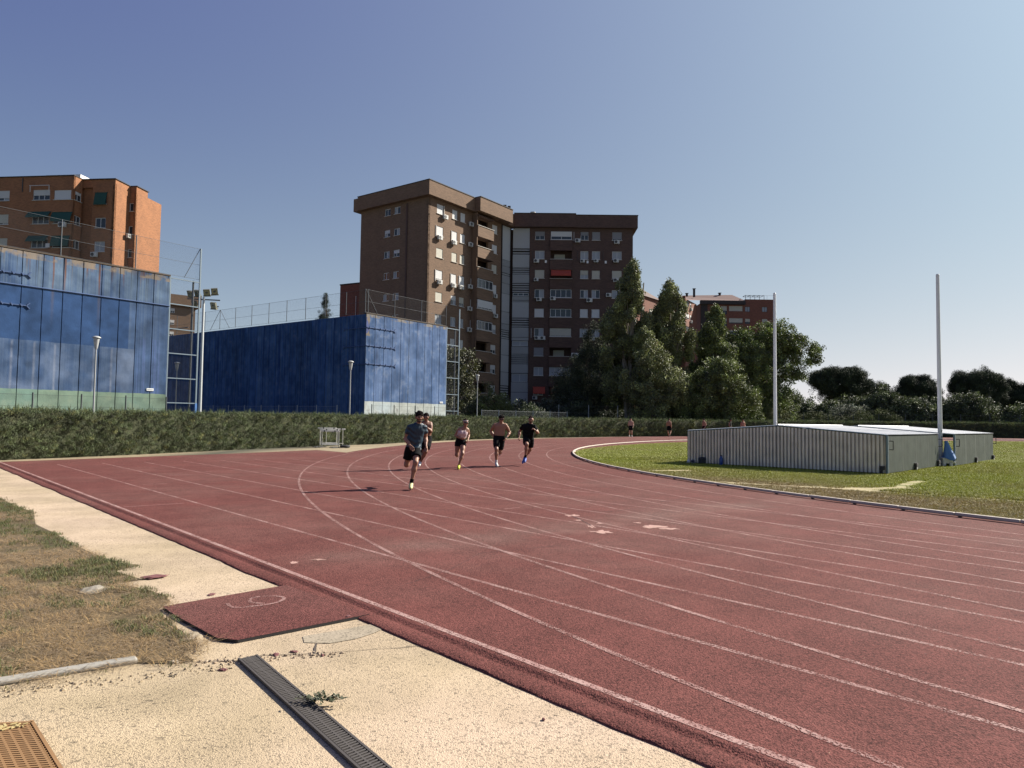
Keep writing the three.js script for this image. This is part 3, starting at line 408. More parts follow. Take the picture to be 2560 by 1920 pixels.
function topNet(o, s0, s1, n, turn, H, m, braces = []) { // posts, wires and netting above a wall
  const L = s1 - s0, y = HW + 0.07, wires = []; for (let k = 0; k <= n; k++) faceBase(o, s0 + L * k / n, y + H / 2, -0.16, mesh('net_post', cyl(0.03, 0.03, H, 6), m, o), turn);
  for (const f of [0.02, 0.48, 0.99]) wires.push(box(Math.abs(L), 0.014, 0.014, 0, f * H, 0)); faceBase(o, (s0 + s1) / 2, y, -0.16, mesh('net_wire', merge(wires), m, o), turn);
  faceBase(o, (s0 + s1) / 2, y + H / 2, -0.18, mesh('netting', new THREE.PlaneGeometry(Math.abs(L), H), netMat(Math.abs(L) / 0.06, H / 0.06), o), turn);
  for (const [s, ds] of braces) { const g = rod(new THREE.Vector3(0, H, 0), new THREE.Vector3(ds, 0.02, 0), 0.022, 0.022, 5); faceBase(o, s, y, -0.16, mesh('brace', g, m, o), turn); }
}
const court1R = [-21.25, 43.95], court2C = [-12.05, 58.5], court2R = [court2C[0] + cE[0] * 10, court2C[1] + cE[1] * 10];
const court1 = court('nearer tall blue concrete court wall with green base and rust streaks', court1R, 0, true, 12);
const court2 = court('farther blue concrete court with sunlit end wall and long shaded side', court2R, 1, true, 46);
for (const y of [8.92, 7.27]) tieBar(court1, 0, 2.28, y, TH_E, mTieDark, 1);
faceBase(court1, 5, 8.32, 0.03, mesh('pipe', cyl(0.035, 0.035, 10, 8).rotateZ(Math.PI / 2), mTieDark, court1), TH_E);
[9.05, 7.55, 6.05].forEach((y, k) => { tieBar(court2, 0.02, 3.15 + 0.06 * k, y, TH_E, mTieBlue, 1); tieBar(court2, -2.6, 0, y - 0.05, TH_S, mTieDark, -1); });
topNet(court1, -0.2, 12, 3, TH_E, 2.05, mDarkSteel, [[11.98, -1.0]]);
topNet(court2, 0, 10, 3, TH_E, 1.95, mDarkSteel, [[0.02, 1.35]]); topNet(court2, -46, 0, 17, TH_S, 1.95, mDarkSteel, [[-21.65, -1.7], [-21.65, 1.7], [-37.8, 1.4]]);
faceBase(court2, -30, HW + 0.35, -0.4, mesh('roof_rail', merge([box(4, 0.08, 0.08, 0, 0.35, 0), box(0.08, 0.8, 0.08, -2, 0, 0)]), mDarkSteel, court2), TH_S);
const mPlate = mat(0.75, 0.75, 0.72, 0.6);
faceBase(court1, 9.0, 3.1, 0.02, mesh('name_plate', new RoundedBoxGeometry(0.42, 0.15, 0.03, 1, 0.008), mPlate, court1), TH_E); faceBase(court2, 9.35, 3.1, 0.02, mesh('name_plate', new RoundedBoxGeometry(0.42, 0.15, 0.03, 1, 0.008), mPlate, court2), TH_E);
{ const m = mat(0.1, 0.12, 0.16, 0.8), t = []; for (let k = 0; k < 7; k++) t.push(box(0.035, 0.04, 0.004, -0.15 + k * 0.05, 0, 0.017)); for (const c of [court1, court2]) { const p = c.children.filter((x) => x.name === 'name_plate')[0]; mesh('lettering', merge(t.map((g) => g.clone())), m, p); } }
// steel ball-stop frames beside the courts
function netFrame(base, w, levels, label, blue) {
  const o = thing('ball_stop_frame', label, 'frame', V(base[0], base[1], 0)), top = HW + (blue ? 2.1 : 1.9);
  faceBase(o, 0.06, HW / 2, -0.1, mesh('post', box(0.07, HW, 0.07), mSteel, o), TH_E); faceBase(o, w, top / 2, -0.1, mesh('post', box(0.085, top, 0.085), mSteel, o), TH_E); faceBase(o, w - 0.3, HW / 2, -0.35, mesh('post', box(0.09, HW, 0.09), mDarkSteel, o), TH_E);
  if (blue) faceBase(o, w, 1.15, -0.1, mesh('post_sleeve', box(0.125, 2.4, 0.125), mat(0.06, 0.17, 0.42, 0.6), o), TH_E);
  for (const y of levels) faceBase(o, (w + 0.1) / 2, y, -0.1, mesh('crossbar', box(w - 0.1, 0.06, 0.06), mSteel, o), TH_E);
  faceBase(o, w / 2, HW / 2, -0.16, mesh('netting', new THREE.PlaneGeometry(w, HW), netMat(w / 0.05, HW / 0.05), o), TH_E); return o;
}
netFrame(court1R, 2.0, [10.1, 8.5, 6.95, 5.42, 3.88, 2.35], 'steel ball stop frame between the two blue courts', true);
netFrame(court2R, 1.85, [10.1, 8.55, 7.0, 5.45, 3.9, 2.35], 'steel ball stop frame at the right end of the farther court', false);
// welded mesh fences: posts and panels
function meshFence(pts, H, label, mPost, mWire, fine = 0.05) {
  const o = thing('mesh_fence', label, 'fence', V(pts[0][0], pts[0][1], gy(...pts[0])));
  for (let i = 0; i < pts.length; i++) { const [x, Z] = pts[i]; mesh('post', box(0.06, H + 0.06, 0.06), mPost, o).position.set(x - pts[0][0], H / 2 + gy(x, Z) - o.position.y, -(Z - pts[0][1]));
    if (i === pts.length - 1) break; const [bx, bZ] = pts[i + 1], L = Math.hypot(bx - x, bZ - Z), g = []; const n = Math.round(L / fine); for (let k = 0; k < n; k++) g.push(new THREE.PlaneGeometry(0.006, H - 0.1).translate(-L / 2 + (k + 0.5) * L / n, 0, 0)); for (const f of [-0.47, -0.24, 0, 0.24, 0.47]) g.push(box(L, 0.012, 0.02, 0, f * H, 0));
    const m = mesh('mesh_panel', merge(g), mWire, o); m.position.set((x + bx) / 2 - pts[0][0], H / 2 + gy(x, Z) - o.position.y, -((Z + bZ) / 2 - pts[0][1])); m.rotation.y = Math.atan2(bZ - Z, bx - x); }
  return o;
}
const along = (a, e, s, n, off = [0, 0]) => Array.from({ length: n + 1 }, (_, i) => [a[0] + e[0] * s * i + off[0], a[1] + e[1] * s * i + off[1]]);
const frontOff = (d) => [Math.cos(AZ) * d, -Math.sin(AZ) * d];
const c1L = [court1R[0] - cE[0] * 10, court1R[1] - cE[1] * 10], mWireG = mat(0.05, 0.06, 0.06, 0.6), mWireL = mat(0.30, 0.32, 0.33, 0.6);
meshFence(along(c1L, cE, 2.35, 4, frontOff(1.2)), 2.6, 'dark green mesh fence before the nearer blue court wall', mWireG, mWireG);
meshFence([...along([-31, 70.9], [cE[0] * 0 + 0.804, -0.595], 2.6, 8, [0, 0]).map(([x, Z]) => [x, Z])], 2.5, 'grey mesh fence along the shaded side of the farther court', mWireL, mWireL, 0.1);
meshFence(along(court2C, cE, 2.5, 4, frontOff(0.9)), 2.6, 'dark mesh fence before the sunlit end of the farther court', mWireG, mWireG, 0.1);
meshFence(ring(51.6, 2.53, 2.30, 5), 2.35, 'grey mesh fence behind the hedge right of the courts', mWireL, mWireL, 0.1);
// park lamps
function parkLamp(p, H, label) {
  const o = thing('street_lamp', label, 'lamp', V(p[0], p[1], gy(...p)), 0, 'park lamps behind the hedge'), mp = mat(0.33, 0.34, 0.34, 0.5, { metalness: 0.4 });
  mesh('pole', merge([cyl(0.03, 0.045, H - 0.62, 10).translate(0, (H - 0.62) / 2, 0), cyl(0.09, 0.1, 0.3, 10).translate(0, 0.15, 0)]), mp, o);
  mesh('lamp_bowl', new THREE.LatheGeometry([[0.04, 0], [0.06, 0.05], [0.09, 0.2], [0.125, 0.46]].map((q) => new THREE.Vector2(...q)), 16).translate(0, H - 0.62, 0), mat(0.5, 0.52, 0.52, 0.25, { transmission: 0.35, thickness: 0 }), o);
  const lid = mesh('lamp_lid', new THREE.LatheGeometry([[0.0, 0.08], [0.08, 0.075], [0.15, 0.04], [0.185, 0.0], [0.16, -0.015], [0.0, -0.015]].map((q) => new THREE.Vector2(...q)), 20).translate(0, H - 0.12, 0), mat(0.36, 0.37, 0.36, 0.5), o); mesh('bulb_holder', cyl(0.05, 0.06, 0.22, 8).translate(0, H - 0.45, 0), mat(0.6, 0.6, 0.58, 0.4), o); return o;
}
parkLamp([-18.1, 31], 5.0, 'grey park lamp before the nearer blue court wall, leftmost'); parkLamp([-21.5, 45.8], 5.0, 'grey park lamp seen through the frame between the two courts');
parkLamp([-9.55, 42.2], 4.95, 'grey park lamp before the shaded side of the farther court'); parkLamp([-2.85, 59], 5.25, 'grey park lamp right of the farther court, before the shrubs');
{ // floodlight mast
  const X = -20.2, Z = 46.4, o = thing('floodlight_mast', 'slim mast with six floodlights beside the nearer court', 'floodlight', V(X, Z, 0)), mp = mat(0.48, 0.5, 0.5, 0.45, { metalness: 0.4 });
  mesh('pole', cyl(0.07, 0.11, 9.3, 10).translate(0, 4.65, 0), mp, o); mesh('arm', merge([box(2.0, 0.07, 0.07, 0, 9.15, 0).rotateY(0.25), box(0.5, 0.06, 0.06, 0.75, 8.7, 0)]), mDarkSteel, o);
  const ml = mat(0.16, 0.16, 0.12, 0.35), mg = mat(0.28, 0.27, 0.16, 0.12), yaw = [[-0.85, 9.5, -0.5], [-0.38, 9.55, -0.4], [0.22, 9.6, 0.3], [0.72, 9.68, 0.4], [-0.55, 8.85, -0.5], [0.7, 8.75, -0.35]];
  for (const [x, y, r] of yaw) { const l = mesh('floodlight', merge([box(0.4, 0.42, 0.14), box(0.46, 0.06, 0.2, 0, -0.22, 0)]), ml, o); l.position.set(x, y, 0.1); l.rotation.set(0.45, r, r * 0.35, 'YXZ'); mesh('lens', box(0.33, 0.34, 0.012, 0, 0.01, 0.077), mg, l); mesh('reflector', box(0.14, 0.1, 0.012, 0, 0.02, 0.086), mDarkSteel, l); }
}
// ---------- metal covers on the infield ----------
const mCor = mat(0.7, 0.65, 0.61, 0.3, { metalness: 0.3 }), mCorG = mat(0.2, 0.225, 0.205, 0.5, { metalness: 0.15 }), mRoof = mat(0.66, 0.67, 0.68, 0.4, { metalness: 0.3 }), mBlk = mat(0.03, 0.03, 0.03, 0.8);
{ const nz = dtex(256, 256, (u, v, i, j) => { const k = 0.82 + 0.3 * (fb(u, v, 6, 121, 5) - 0.5) + 0.2 * (vn(u, v, 64, 122, 3) - 0.5) + 0.05 * hash(i, j, 2); return [k, k * 0.985, k * 0.965]; }, true, [0.6, 0.6]); for (const m of [mCor, mCorG, mRoof]) m.map = nz; }
function corrugated(L, topFn, pitch, amp, y0 = 0.03, s0 = 0) { // vertical ribs; x along, z out
  const n = Math.round(L / pitch * 14), pos = [], uv = [], idx = []; for (let i = 0; i <= n; i++) { const x = L * i / n, ph = (x / pitch) % 1, z = amp * (ph < 0.5 ? 1 : ph < 0.57 ? 1 - (ph - 0.5) / 0.07 : ph < 0.93 ? 0 : (ph - 0.93) / 0.07); for (const y of [y0, topFn(x + s0)]) { pos.push(x, y, z); uv.push(x + s0, y); } }
  for (let i = 0; i < n; i++) idx.push(i * 2, i * 2 + 2, i * 2 + 3, i * 2, i * 2 + 3, i * 2 + 1); const g = new THREE.BufferGeometry(); g.setAttribute('position', new THREE.Float32BufferAttribute(pos, 3)); g.setAttribute('uv', new THREE.Float32BufferAttribute(uv, 2)); g.setIndex(idx); const t = g.toNonIndexed(); t.computeVertexNormals(); return t;
}
const shA = [6.72, 27.1], shB = [11.72, 22.42], shC = [16.1, 27.05], shE = [22.0, 33.2];
const fdir = [shB[0] - shA[0], shB[1] - shA[1]], FL = Math.hypot(...fdir), fT = Math.atan2(fdir[1], fdir[0]); // gabled end wall
const sdir = [shC[0] - shB[0], shC[1] - shB[1]], SL = Math.hypot(...sdir), sT = Math.atan2(sdir[1], sdir[0]);
const EAVE = 1.22, RIDGE = 1.46;
function shedUnit(label, A, L, len, near) {
  const o = thing('metal_cover', label, 'shed', V(A[0], A[1], TOP)); const top = (s) => lerp(EAVE, RIDGE, 1 - Math.abs(s / FL - 0.5) * 2) - 0.01; const W = FL, pt = 0.122;
  const n = 4; if (near) for (let k = 0; k < n; k++) { const s0 = W * k / n, m = mesh('wall_sheet', corrugated(W / n, top, pt, 0.075, 0.05, s0), mCor, o); faceBase(o, s0, 0, 0.0 + 0.004 * (k % 2), m, fT); }
  const rs = 4; for (let k = 0; k < rs; k++) { const s0 = len * k / rs, m = mesh('wall_sheet', corrugated(len / rs, () => EAVE - 0.02, 0.105, 0.04, 0.05), mCorG, o); m.rotation.y = sT; const bx = Math.cos(fT) * W, bz = -Math.sin(fT) * W; m.position.set(bx + Math.cos(sT) * s0, 0, bz - Math.sin(sT) * s0); }
  const R3 = (s, d, y) => new THREE.Vector3(Math.cos(fT) * s + Math.cos(sT) * d, y, -Math.sin(fT) * s - Math.sin(sT) * d);
  // roof slopes of corrugated sheet, ribs running down the slope
  for (const half of [0, 1]) for (let k = 0; k < 4; k++) { const d0 = len * k / 4 - (k === 0 ? 0.05 : 0), d1 = len * (k + 1) / 4 + 0.004; const q = Math.round((d1 - d0) / 0.02), pos = [], uv = [], idx = []; for (let i = 0; i <= q; i++) { const d = lerp(d0, d1, i / q), wv = 0.012 * Math.sin(d / 0.105 * 6.283); for (const e of [0, 1]) { const s = half ? (e ? W + 0.06 : W / 2) : (e ? W / 2 : -0.06), y = (s < 0 || s > W ? EAVE - 0.006 : RIDGE + (s === W / 2 ? 0 : 0)) + 0.035 + wv; const p = R3(s, d, y); pos.push(p.x, p.y, p.z); uv.push(s, d); } }
    for (let i = 0; i < q; i++) idx.push(i * 2, i * 2 + 2, i * 2 + 3, i * 2, i * 2 + 3, i * 2 + 1); const g = new THREE.BufferGeometry(); g.setAttribute('position', new THREE.Float32BufferAttribute(pos, 3)); g.setAttribute('uv', new THREE.Float32BufferAttribute(uv, 2)); g.setIndex(idx); g.computeVertexNormals(); mesh('roof_sheet', g, mRoof, o); }
  const tr = []; for (const [a, b] of [[R3(-0.03, -0.04, EAVE + 0.01), R3(W / 2, -0.04, RIDGE + 0.02)], [R3(W / 2, -0.04, RIDGE + 0.02), R3(W + 0.03, -0.04, EAVE + 0.01)]]) tr.push(rod(a, b, 0.022, 0.022, 5)); mesh('gable_trim', merge(tr), mSteel, o);
  mesh('ridge_cap', rod(R3(W / 2, -0.05, RIDGE + 0.045), R3(W / 2, len, RIDGE + 0.045), 0.03, 0.03, 6), mRoof, o);
  for (const g of [rod(R3(W + 0.03, -0.03, 0.03), R3(W + 0.03, -0.03, EAVE), 0.04, 0.04, 6), rod(R3(W / 2, -0.045, 0.05), R3(W / 2, -0.045, RIDGE - 0.02), 0.02, 0.02, 5), rod(R3(-0.02, -0.03, 0.03), R3(-0.02, -0.03, EAVE), 0.03, 0.03, 6)]) mesh('corner_post', g, mSteel, o);
  for (const d of [0.1, len - 0.12]) { const h = mesh('handle', merge([rod(R3(W + 0.05, d, 1.05), R3(W + 0.17, d + 0.02, 1.05), 0.014), rod(R3(W + 0.17, d + 0.02, 1.05), R3(W + 0.17, d + 0.02, 0.78), 0.014), rod(R3(W + 0.05, d, 0.78), R3(W + 0.17, d + 0.02, 0.78), 0.014)]), mBlk, o); }
  for (const [s, d] of [[W - 0.1, -0.09], [W + 0.08, len * 0.48], [W + 0.08, len * 0.96]]) { const p = R3(s, d, 0.1), w = mesh('caster', merge([cyl(0.1, 0.1, 0.07, 14).rotateX(Math.PI / 2), box(0.2, 0.12, 0.1, 0, 0.11, 0)]), mBlk, o); w.position.copy(p); w.rotation.y = sT; mesh('hub', cyl(0.045, 0.045, 0.085, 10).rotateX(Math.PI / 2), mat(0.5, 0.5, 0.48, 0.5), w); }
  mesh('inner_frame', merge([box(0.05, EAVE - 0.1, 0.05).translate(0, EAVE / 2, 0)]).translate(...R3(W - 0.06, len - 0.05, 0).toArray()), mSteel, o);
  return o;
}
shedUnit('front half of the low corrugated metal mat cover with gabled end', shA, FL, SL * 0.985, true);
shedUnit('rear half of the low corrugated metal mat cover behind the gap', [shA[0] + 5.13, shA[1] + 4.9], FL, 7.3, false);
{ // blue tarpaulin over a white crate stack at the gap
  const p = [16.4, 27.3], o = thing('draped_tarpaulin', 'blue tarpaulin hanging over pale mats in the gap of the metal cover', 'tarpaulin', V(p[0] + 0.12, p[1] - 0.05, TOP), -0.2);
  const pos = [], idx = [], nu = 22, nv = 10; for (let j = 0; j <= nv; j++) for (let i = 0; i <= nu; i++) { const u = i / nu, v = j / nv, a = u * Math.PI * 2, r = lerp(0.07, 0.30, Math.pow(v, 1.25)) * (1 + 0.12 * Math.sin(a * 5 + v * 2) * v); pos.push(Math.cos(a) * r * 0.8 + 0.1 * v, lerp(0.98, 0.3 + 0.05 * Math.sin(a * 3), v), Math.sin(a) * r * 0.8); } for (let j = 0; j < nv; j++) for (let i = 0; i < nu; i++) { const a = j * (nu + 1) + i, b = a + 1, c = a + nu + 1, d = c + 1; idx.push(a, b, d, a, d, c); }
  const g = new THREE.BufferGeometry(); g.setAttribute('position', new THREE.Float32BufferAttribute(pos, 3)); g.setIndex(idx); g.computeVertexNormals(); mesh('tarpaulin', g, mat(0.07, 0.17, 0.38, 0.55), o);
  mesh('crate', merge([new RoundedBoxGeometry(0.36, 0.22, 0.3, 2, 0.03).translate(0, 0.24, 0), new RoundedBoxGeometry(0.12, 0.16, 0.12, 2, 0.03).translate(-0.12, 0.08, 0.1), new RoundedBoxGeometry(0.12, 0.16, 0.12, 2, 0.03).translate(0.12, 0.08, 0.1), new RoundedBoxGeometry(0.26, 0.07, 0.2, 2, 0.02).translate(0.14, 0.18, 0.05)]), mat(0.55, 0.54, 0.5, 0.7), o);
}
// tall white posts
for (const [x, Z, H, lab] of [[16.48, 27.55, 7.4, 'nearer tall white pole rising at the gap of the metal cover'], [11.85, 32.2, 7.42, 'farther tall white pole rising behind the ridge of the metal cover']]) {
  const o = thing('white_pole', lab, 'pole', V(x, Z, gy(x, Z) + TOP)), m = mat(0.6, 0.6, 0.62, 0.45); mesh('shaft', cyl(0.062, 0.085, H, 16).translate(0, H / 2, 0), m, o); mesh('cap', cyl(0.05, 0.063, 0.03, 16).translate(0, H + 0.015, 0), m, o); mesh('base_collar', cyl(0.13, 0.14, 0.12, 16).translate(0, 0.06, 0), m, o);
  for (const y of [1.35, 1.12]) mesh('bolt', cyl(0.02, 0.02, 0.03, 8).rotateX(Math.PI / 2).translate(0.01, y, 0.085), mBlk, o);
}
{ // bags and a bottle left against the shed
  const mk = (x, Z, name, lab, cat, f) => { const o = thing(name, lab, cat, V(x, Z, TOP + 0.012)); f(o); };
  mk(6.72, 26.88, 'shoe_pair', 'pair of dark and white shoes by the left corner of the cover', 'shoes', (o) => { for (const s of [-0.08, 0.08]) { mesh('shoe', new THREE.SphereGeometry(0.09, 12, 8).scale(0.6, 0.75, 1.4).translate(s, 0.08, 0), mat(s < 0 ? 0.6 : 0.05, s < 0 ? 0.6 : 0.05, s < 0 ? 0.58 : 0.06, 0.7), o); mesh('sole', new RoundedBoxGeometry(0.1, 0.03, 0.27, 2, 0.012).translate(s, 0.018, 0), mat(0.5, 0.5, 0.5, 0.7), o); } });
  mk(7.1, 26.62, 'gym_bag', 'black bag leaning beside the shoes at the cover wall', 'bag', (o) => { mesh('bag_body', new RoundedBoxGeometry(0.3, 0.26, 0.18, 3, 0.07).translate(0, 0.13, 0), mBlk, o); mesh('strap', new THREE.TorusGeometry(0.1, 0.012, 6, 14, Math.PI).translate(0, 0.25, 0), mat(0.3, 0.3, 0.3, 0.8), o); });
  mk(7.62, 26.05, 'water_bottle', 'blue water bottle standing at the foot of the cover wall', 'bottle', (o) => { mesh('bottle_body', new THREE.LatheGeometry([[0, 0], [0.07, 0], [0.072, 0.24], [0.03, 0.3], [0.03, 0.33]].map((q) => new THREE.Vector2(...q)), 14), mat(0.03, 0.07, 0.25, 0.3), o); mesh('cap', cyl(0.033, 0.033, 0.04, 10).translate(0, 0.345, 0), mBlk, o); });
}
// stacked hurdles by the hedge
{
  const hg = { bar: new RoundedBoxGeometry(1.14, 0.08, 0.022, 1, 0.006), up: cyl(0.02, 0.02, 0.86, 8), low: cyl(0.017, 0.017, 1.06, 8).rotateZ(Math.PI / 2), foot: new RoundedBoxGeometry(0.05, 0.035, 0.68, 1, 0.01) };
  const mW = mat(0.7, 0.69, 0.64, 0.5), mM = mat(0.45, 0.45, 0.42, 0.4, { metalness: 0.5 }), labels = ['frontmost', 'second', 'third', 'fourth', 'rearmost'];
  for (let i = 0; i < 5; i++) {
    const o = thing('hurdle', labels[i] + ' white hurdle in the stack standing before the hedge', 'hurdle', V(-9.6 + i * [0, 0.03, -0.05, 0.02, -0.05][i] + [0.1, 0, -0.02, 0.1, 0][i], 37.7 + i * 0.2, 0.0), -0.3, 'hurdles stacked before the hedge'), dy = [-0.1, -0.03, 0.04, 0.0, -0.02][i];
    mesh('top_bar', hg.bar, mW, o).position.set([0.0, -0.05, -0.06, 0.08, 0.03][i], 0.96 + dy, 0.02); for (const q of [-0.3, 0.33]) mesh('stripe', box(0.07, 0.078, 0.024), mBlk, o).position.set(q + [-0.05, 0.1, 0.02, 0.09, -0.06][i], 0.96 + dy, 0.0205);
    for (const s of [-0.5, 0.5]) { mesh('upright', hg.up, mM, o).position.set(s, 0.53 + dy * 0.5, 0); mesh('foot', hg.foot, mBlk, o).position.set(s, 0.022, 0.3); } mesh('lower_tube', hg.low, mW, o).position.set(0, 0.14 + 0.02 * i, 0);
  }
  const t = tag(mesh('tyre', new THREE.TorusGeometry(0.2, 0.07, 10, 24).rotateX(Math.PI / 2).translate(0, 0.07, 0), mBlk, scene), 'black tyre lying flat right of the hurdle stack', 'tyre'); t.position.copy(V(-8.72, 37.7, 0));
}
// ---------- apartment buildings ----------
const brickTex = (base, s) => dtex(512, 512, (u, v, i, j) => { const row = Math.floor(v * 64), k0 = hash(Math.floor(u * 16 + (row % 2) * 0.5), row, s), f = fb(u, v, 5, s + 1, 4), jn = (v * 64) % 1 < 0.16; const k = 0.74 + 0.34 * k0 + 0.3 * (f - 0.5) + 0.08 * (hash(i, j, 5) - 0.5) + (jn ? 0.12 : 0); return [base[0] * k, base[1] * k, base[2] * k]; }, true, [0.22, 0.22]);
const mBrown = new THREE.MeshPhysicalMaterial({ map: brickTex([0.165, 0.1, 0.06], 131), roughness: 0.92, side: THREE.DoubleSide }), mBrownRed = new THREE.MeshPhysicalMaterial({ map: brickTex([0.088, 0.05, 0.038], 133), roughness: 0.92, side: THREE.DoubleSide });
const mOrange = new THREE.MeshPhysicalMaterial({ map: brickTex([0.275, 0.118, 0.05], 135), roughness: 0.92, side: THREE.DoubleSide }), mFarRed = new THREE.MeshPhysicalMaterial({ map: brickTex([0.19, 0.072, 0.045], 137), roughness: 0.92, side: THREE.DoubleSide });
const mFrame = mat(0.5, 0.5, 0.49, 0.5), mGlass = mat(0.035, 0.042, 0.05, 0.08), mCurtain = mat(0.3, 0.32, 0.34, 0.9), mDarkIn = mat(0.012, 0.01, 0.009, 0.9), mSill = mat(0.5, 0.47, 0.42, 0.8), mAC = mat(0.48, 0.48, 0.45, 0.5), mFan = mat(0.05, 0.05, 0.05, 0.7), mRoofDark = mat(0.035, 0.028, 0.025, 0.8), mPipe = mat(0.55, 0.53, 0.5, 0.6);
const slatB = dtex(8, 64, (u, v) => (v * 8) % 1 < 0.25 ? 0 : 1, false, [1, 1]); const shut = (r, g, b) => mat(r, g, b, 0.7, { bumpMap: slatB, bumpScale: 0.01 });
const mShut = [shut(0.5, 0.49, 0.46), shut(0.42, 0.4, 0.33), shut(0.2, 0.2, 0.21), shut(0.52, 0.52, 0.51)];
const gc = {}; const cached = (k, f) => gc[k] ??= f();
class Facade {   // a wall plane of a building: s along, y up, d out of the face
  constructor(o, x, Z, az) { this.o = o; this.p = V(x, Z, 0).sub(o.position); this.turn = Math.PI / 2 - az; this.holes = []; }
  put(m, s, y, d = 0) { const c = Math.cos(this.turn), n = Math.sin(this.turn); m.position.set(this.p.x + s * c + d * n, this.p.y + y, this.p.z - s * n + d * c); m.rotation.y = this.turn; return m; }
  wall(m, s0, s1, y0, y1, th = 0.3, d = 0) { const sh = new THREE.Shape([[s0, y0], [s1, y0], [s1, y1], [s0, y1]].map((q) => new THREE.Vector2(...q))); for (const [a, b, c, e] of this.holes) if (a > s0 && c < s1) sh.holes.push(new THREE.Path([[a, b], [a, e], [c, e], [c, b]].map((q) => new THREE.Vector2(...q)))); const g = new THREE.ExtrudeGeometry(sh, { depth: th, bevelEnabled: false }).translate(0, 0, -th); return this.put(mesh('wall', g, m, this.o), 0, 0, d); }
  // frame, panes, roller shutter lowered by f (0..1), sill
  window(s, y, w, h, f = 0, tone = 0, o = {}) {
    if (!o.flush) this.holes.push([s, y, s + w, y + h]); const d = o.flush ? 0.02 : -0.1, n = o.n || 2;
    const fr = cached(`f${w},${h},${n}`, () => { const t = 0.07, l = [box(w, t, 0.08, 0, h - t / 2, 0), box(w, t, 0.08, 0, t / 2, 0)]; for (let k = 0; k <= n; k++) l.push(box(t, h - 2 * t, 0.08, -w / 2 + t / 2 + (w - t) * k / n, h / 2, 0)); return merge(l); });
    const win = this.put(mesh('window', fr, o.frame || mFrame, this.o), s + w / 2, y, d + (o.d || 0));
    for (let k = 0; k < n; k++) { const pw = (w - 0.07) / n - 0.07; const p = mesh('pane', cached(`p${pw.toFixed(3)},${h}`, () => box(pw + 0.02, h - 0.12, 0.02, 0, h / 2, -0.02)), (o.cur && (k % 2 === o.cur - 1 || o.cur === 3)) ? mCurtain : mGlass, win); p.position.x = -w / 2 + 0.035 + (w - 0.07) * (k + 0.5) / n; }
    if (f > 0) mesh('shutter', cached(`s${w},${(h * f).toFixed(2)}`, () => box(w - 0.04, h * f, 0.03, 0, h - h * f / 2 + 0.0, 0.045)), mShut[tone], win);
    if (!o.nosill) mesh('sill', cached(`i${w}`, () => box(w + 0.16, 0.05, 0.2, 0, -0.03, 0.1)), mSill, win); return win;
  }
  ac(s, y, d = 0.22, big = 1) { const a = this.put(mesh('air_conditioner', cached('ac', () => new RoundedBoxGeometry(0.8, 0.55, 0.3, 1, 0.03)), mAC, this.o), s, y, d + 0.05); a.scale.setScalar(big); mesh('fan_grille', cached('fan', () => cyl(0.21, 0.21, 0.02, 16).rotateX(Math.PI / 2).translate(-0.13, 0, 0.155)), mFan, a); mesh('bracket', cached('brk', () => merge([box(0.04, 0.04, 0.34, -0.28, -0.29, -0.05), box(0.04, 0.04, 0.34, 0.28, -0.29, -0.05)])), mPipe, a); return a; }
  bar(name, m, s, y, w, h, t, d = 0) { return this.put(mesh(name, cached(`b${w},${h},${t}`, () => box(w, h, t)), m, this.o), s, y, d); }
  awning(s, y, w, h, out, m) { const g = cached(`aw${w},${h},${out}`, () => { const l = []; const n = 6; for (let k = 0; k < n; k++) { const a = k / n, b = (k + 1) / n; const q = new THREE.BufferGeometry(); const z = (t) => 0.06 + out * Math.sin(t * 1.45); q.setAttribute('position', new THREE.Float32BufferAttribute([-w / 2, -a * h, z(a), w / 2, -a * h, z(a), w / 2, -b * h, z(b), -w / 2, -b * h, z(b)], 3)); q.setIndex([0, 2, 1, 0, 3, 2]); q.computeVertexNormals(); q.setAttribute('uv', new THREE.Float32BufferAttribute([0, a, 1, a, 1, b, 0, b], 2)); l.push(q); } l.push(box(w + 0.1, 0.06, 0.08, 0, 0, 0.06)); l.push(box(w + 0.06, 0.05, 0.05, 0, -h, 0.06 + out)); return merge(l); }); return this.put(mesh('awning', g, m, this.o), s, y, 0); }
}
const mAwnRed = mat(0.42, 0.055, 0.025, 0.8, { transmission: 0.25, thickness: 0 }), mAwnGreen = mat(0.012, 0.06, 0.045, 0.8), mAwnRed2 = mat(0.25, 0.045, 0.025, 0.8, { transmission: 0.2, thickness: 0 });
function prism(o, name, pts, y0, y1, m) { const s = new THREE.Shape(pts.map(([x, Z]) => new THREE.Vector2(x - o.position.x, Z + o.position.z))), g = new THREE.ExtrudeGeometry(s, { depth: y1 - y0, bevelEnabled: false }); g.rotateX(-Math.PI / 2).translate(0, y0, 0); return mesh(name, g, m, o); }
const yT = (r) => 29.72 - 2.9 * r;   // window heads by storey from the top
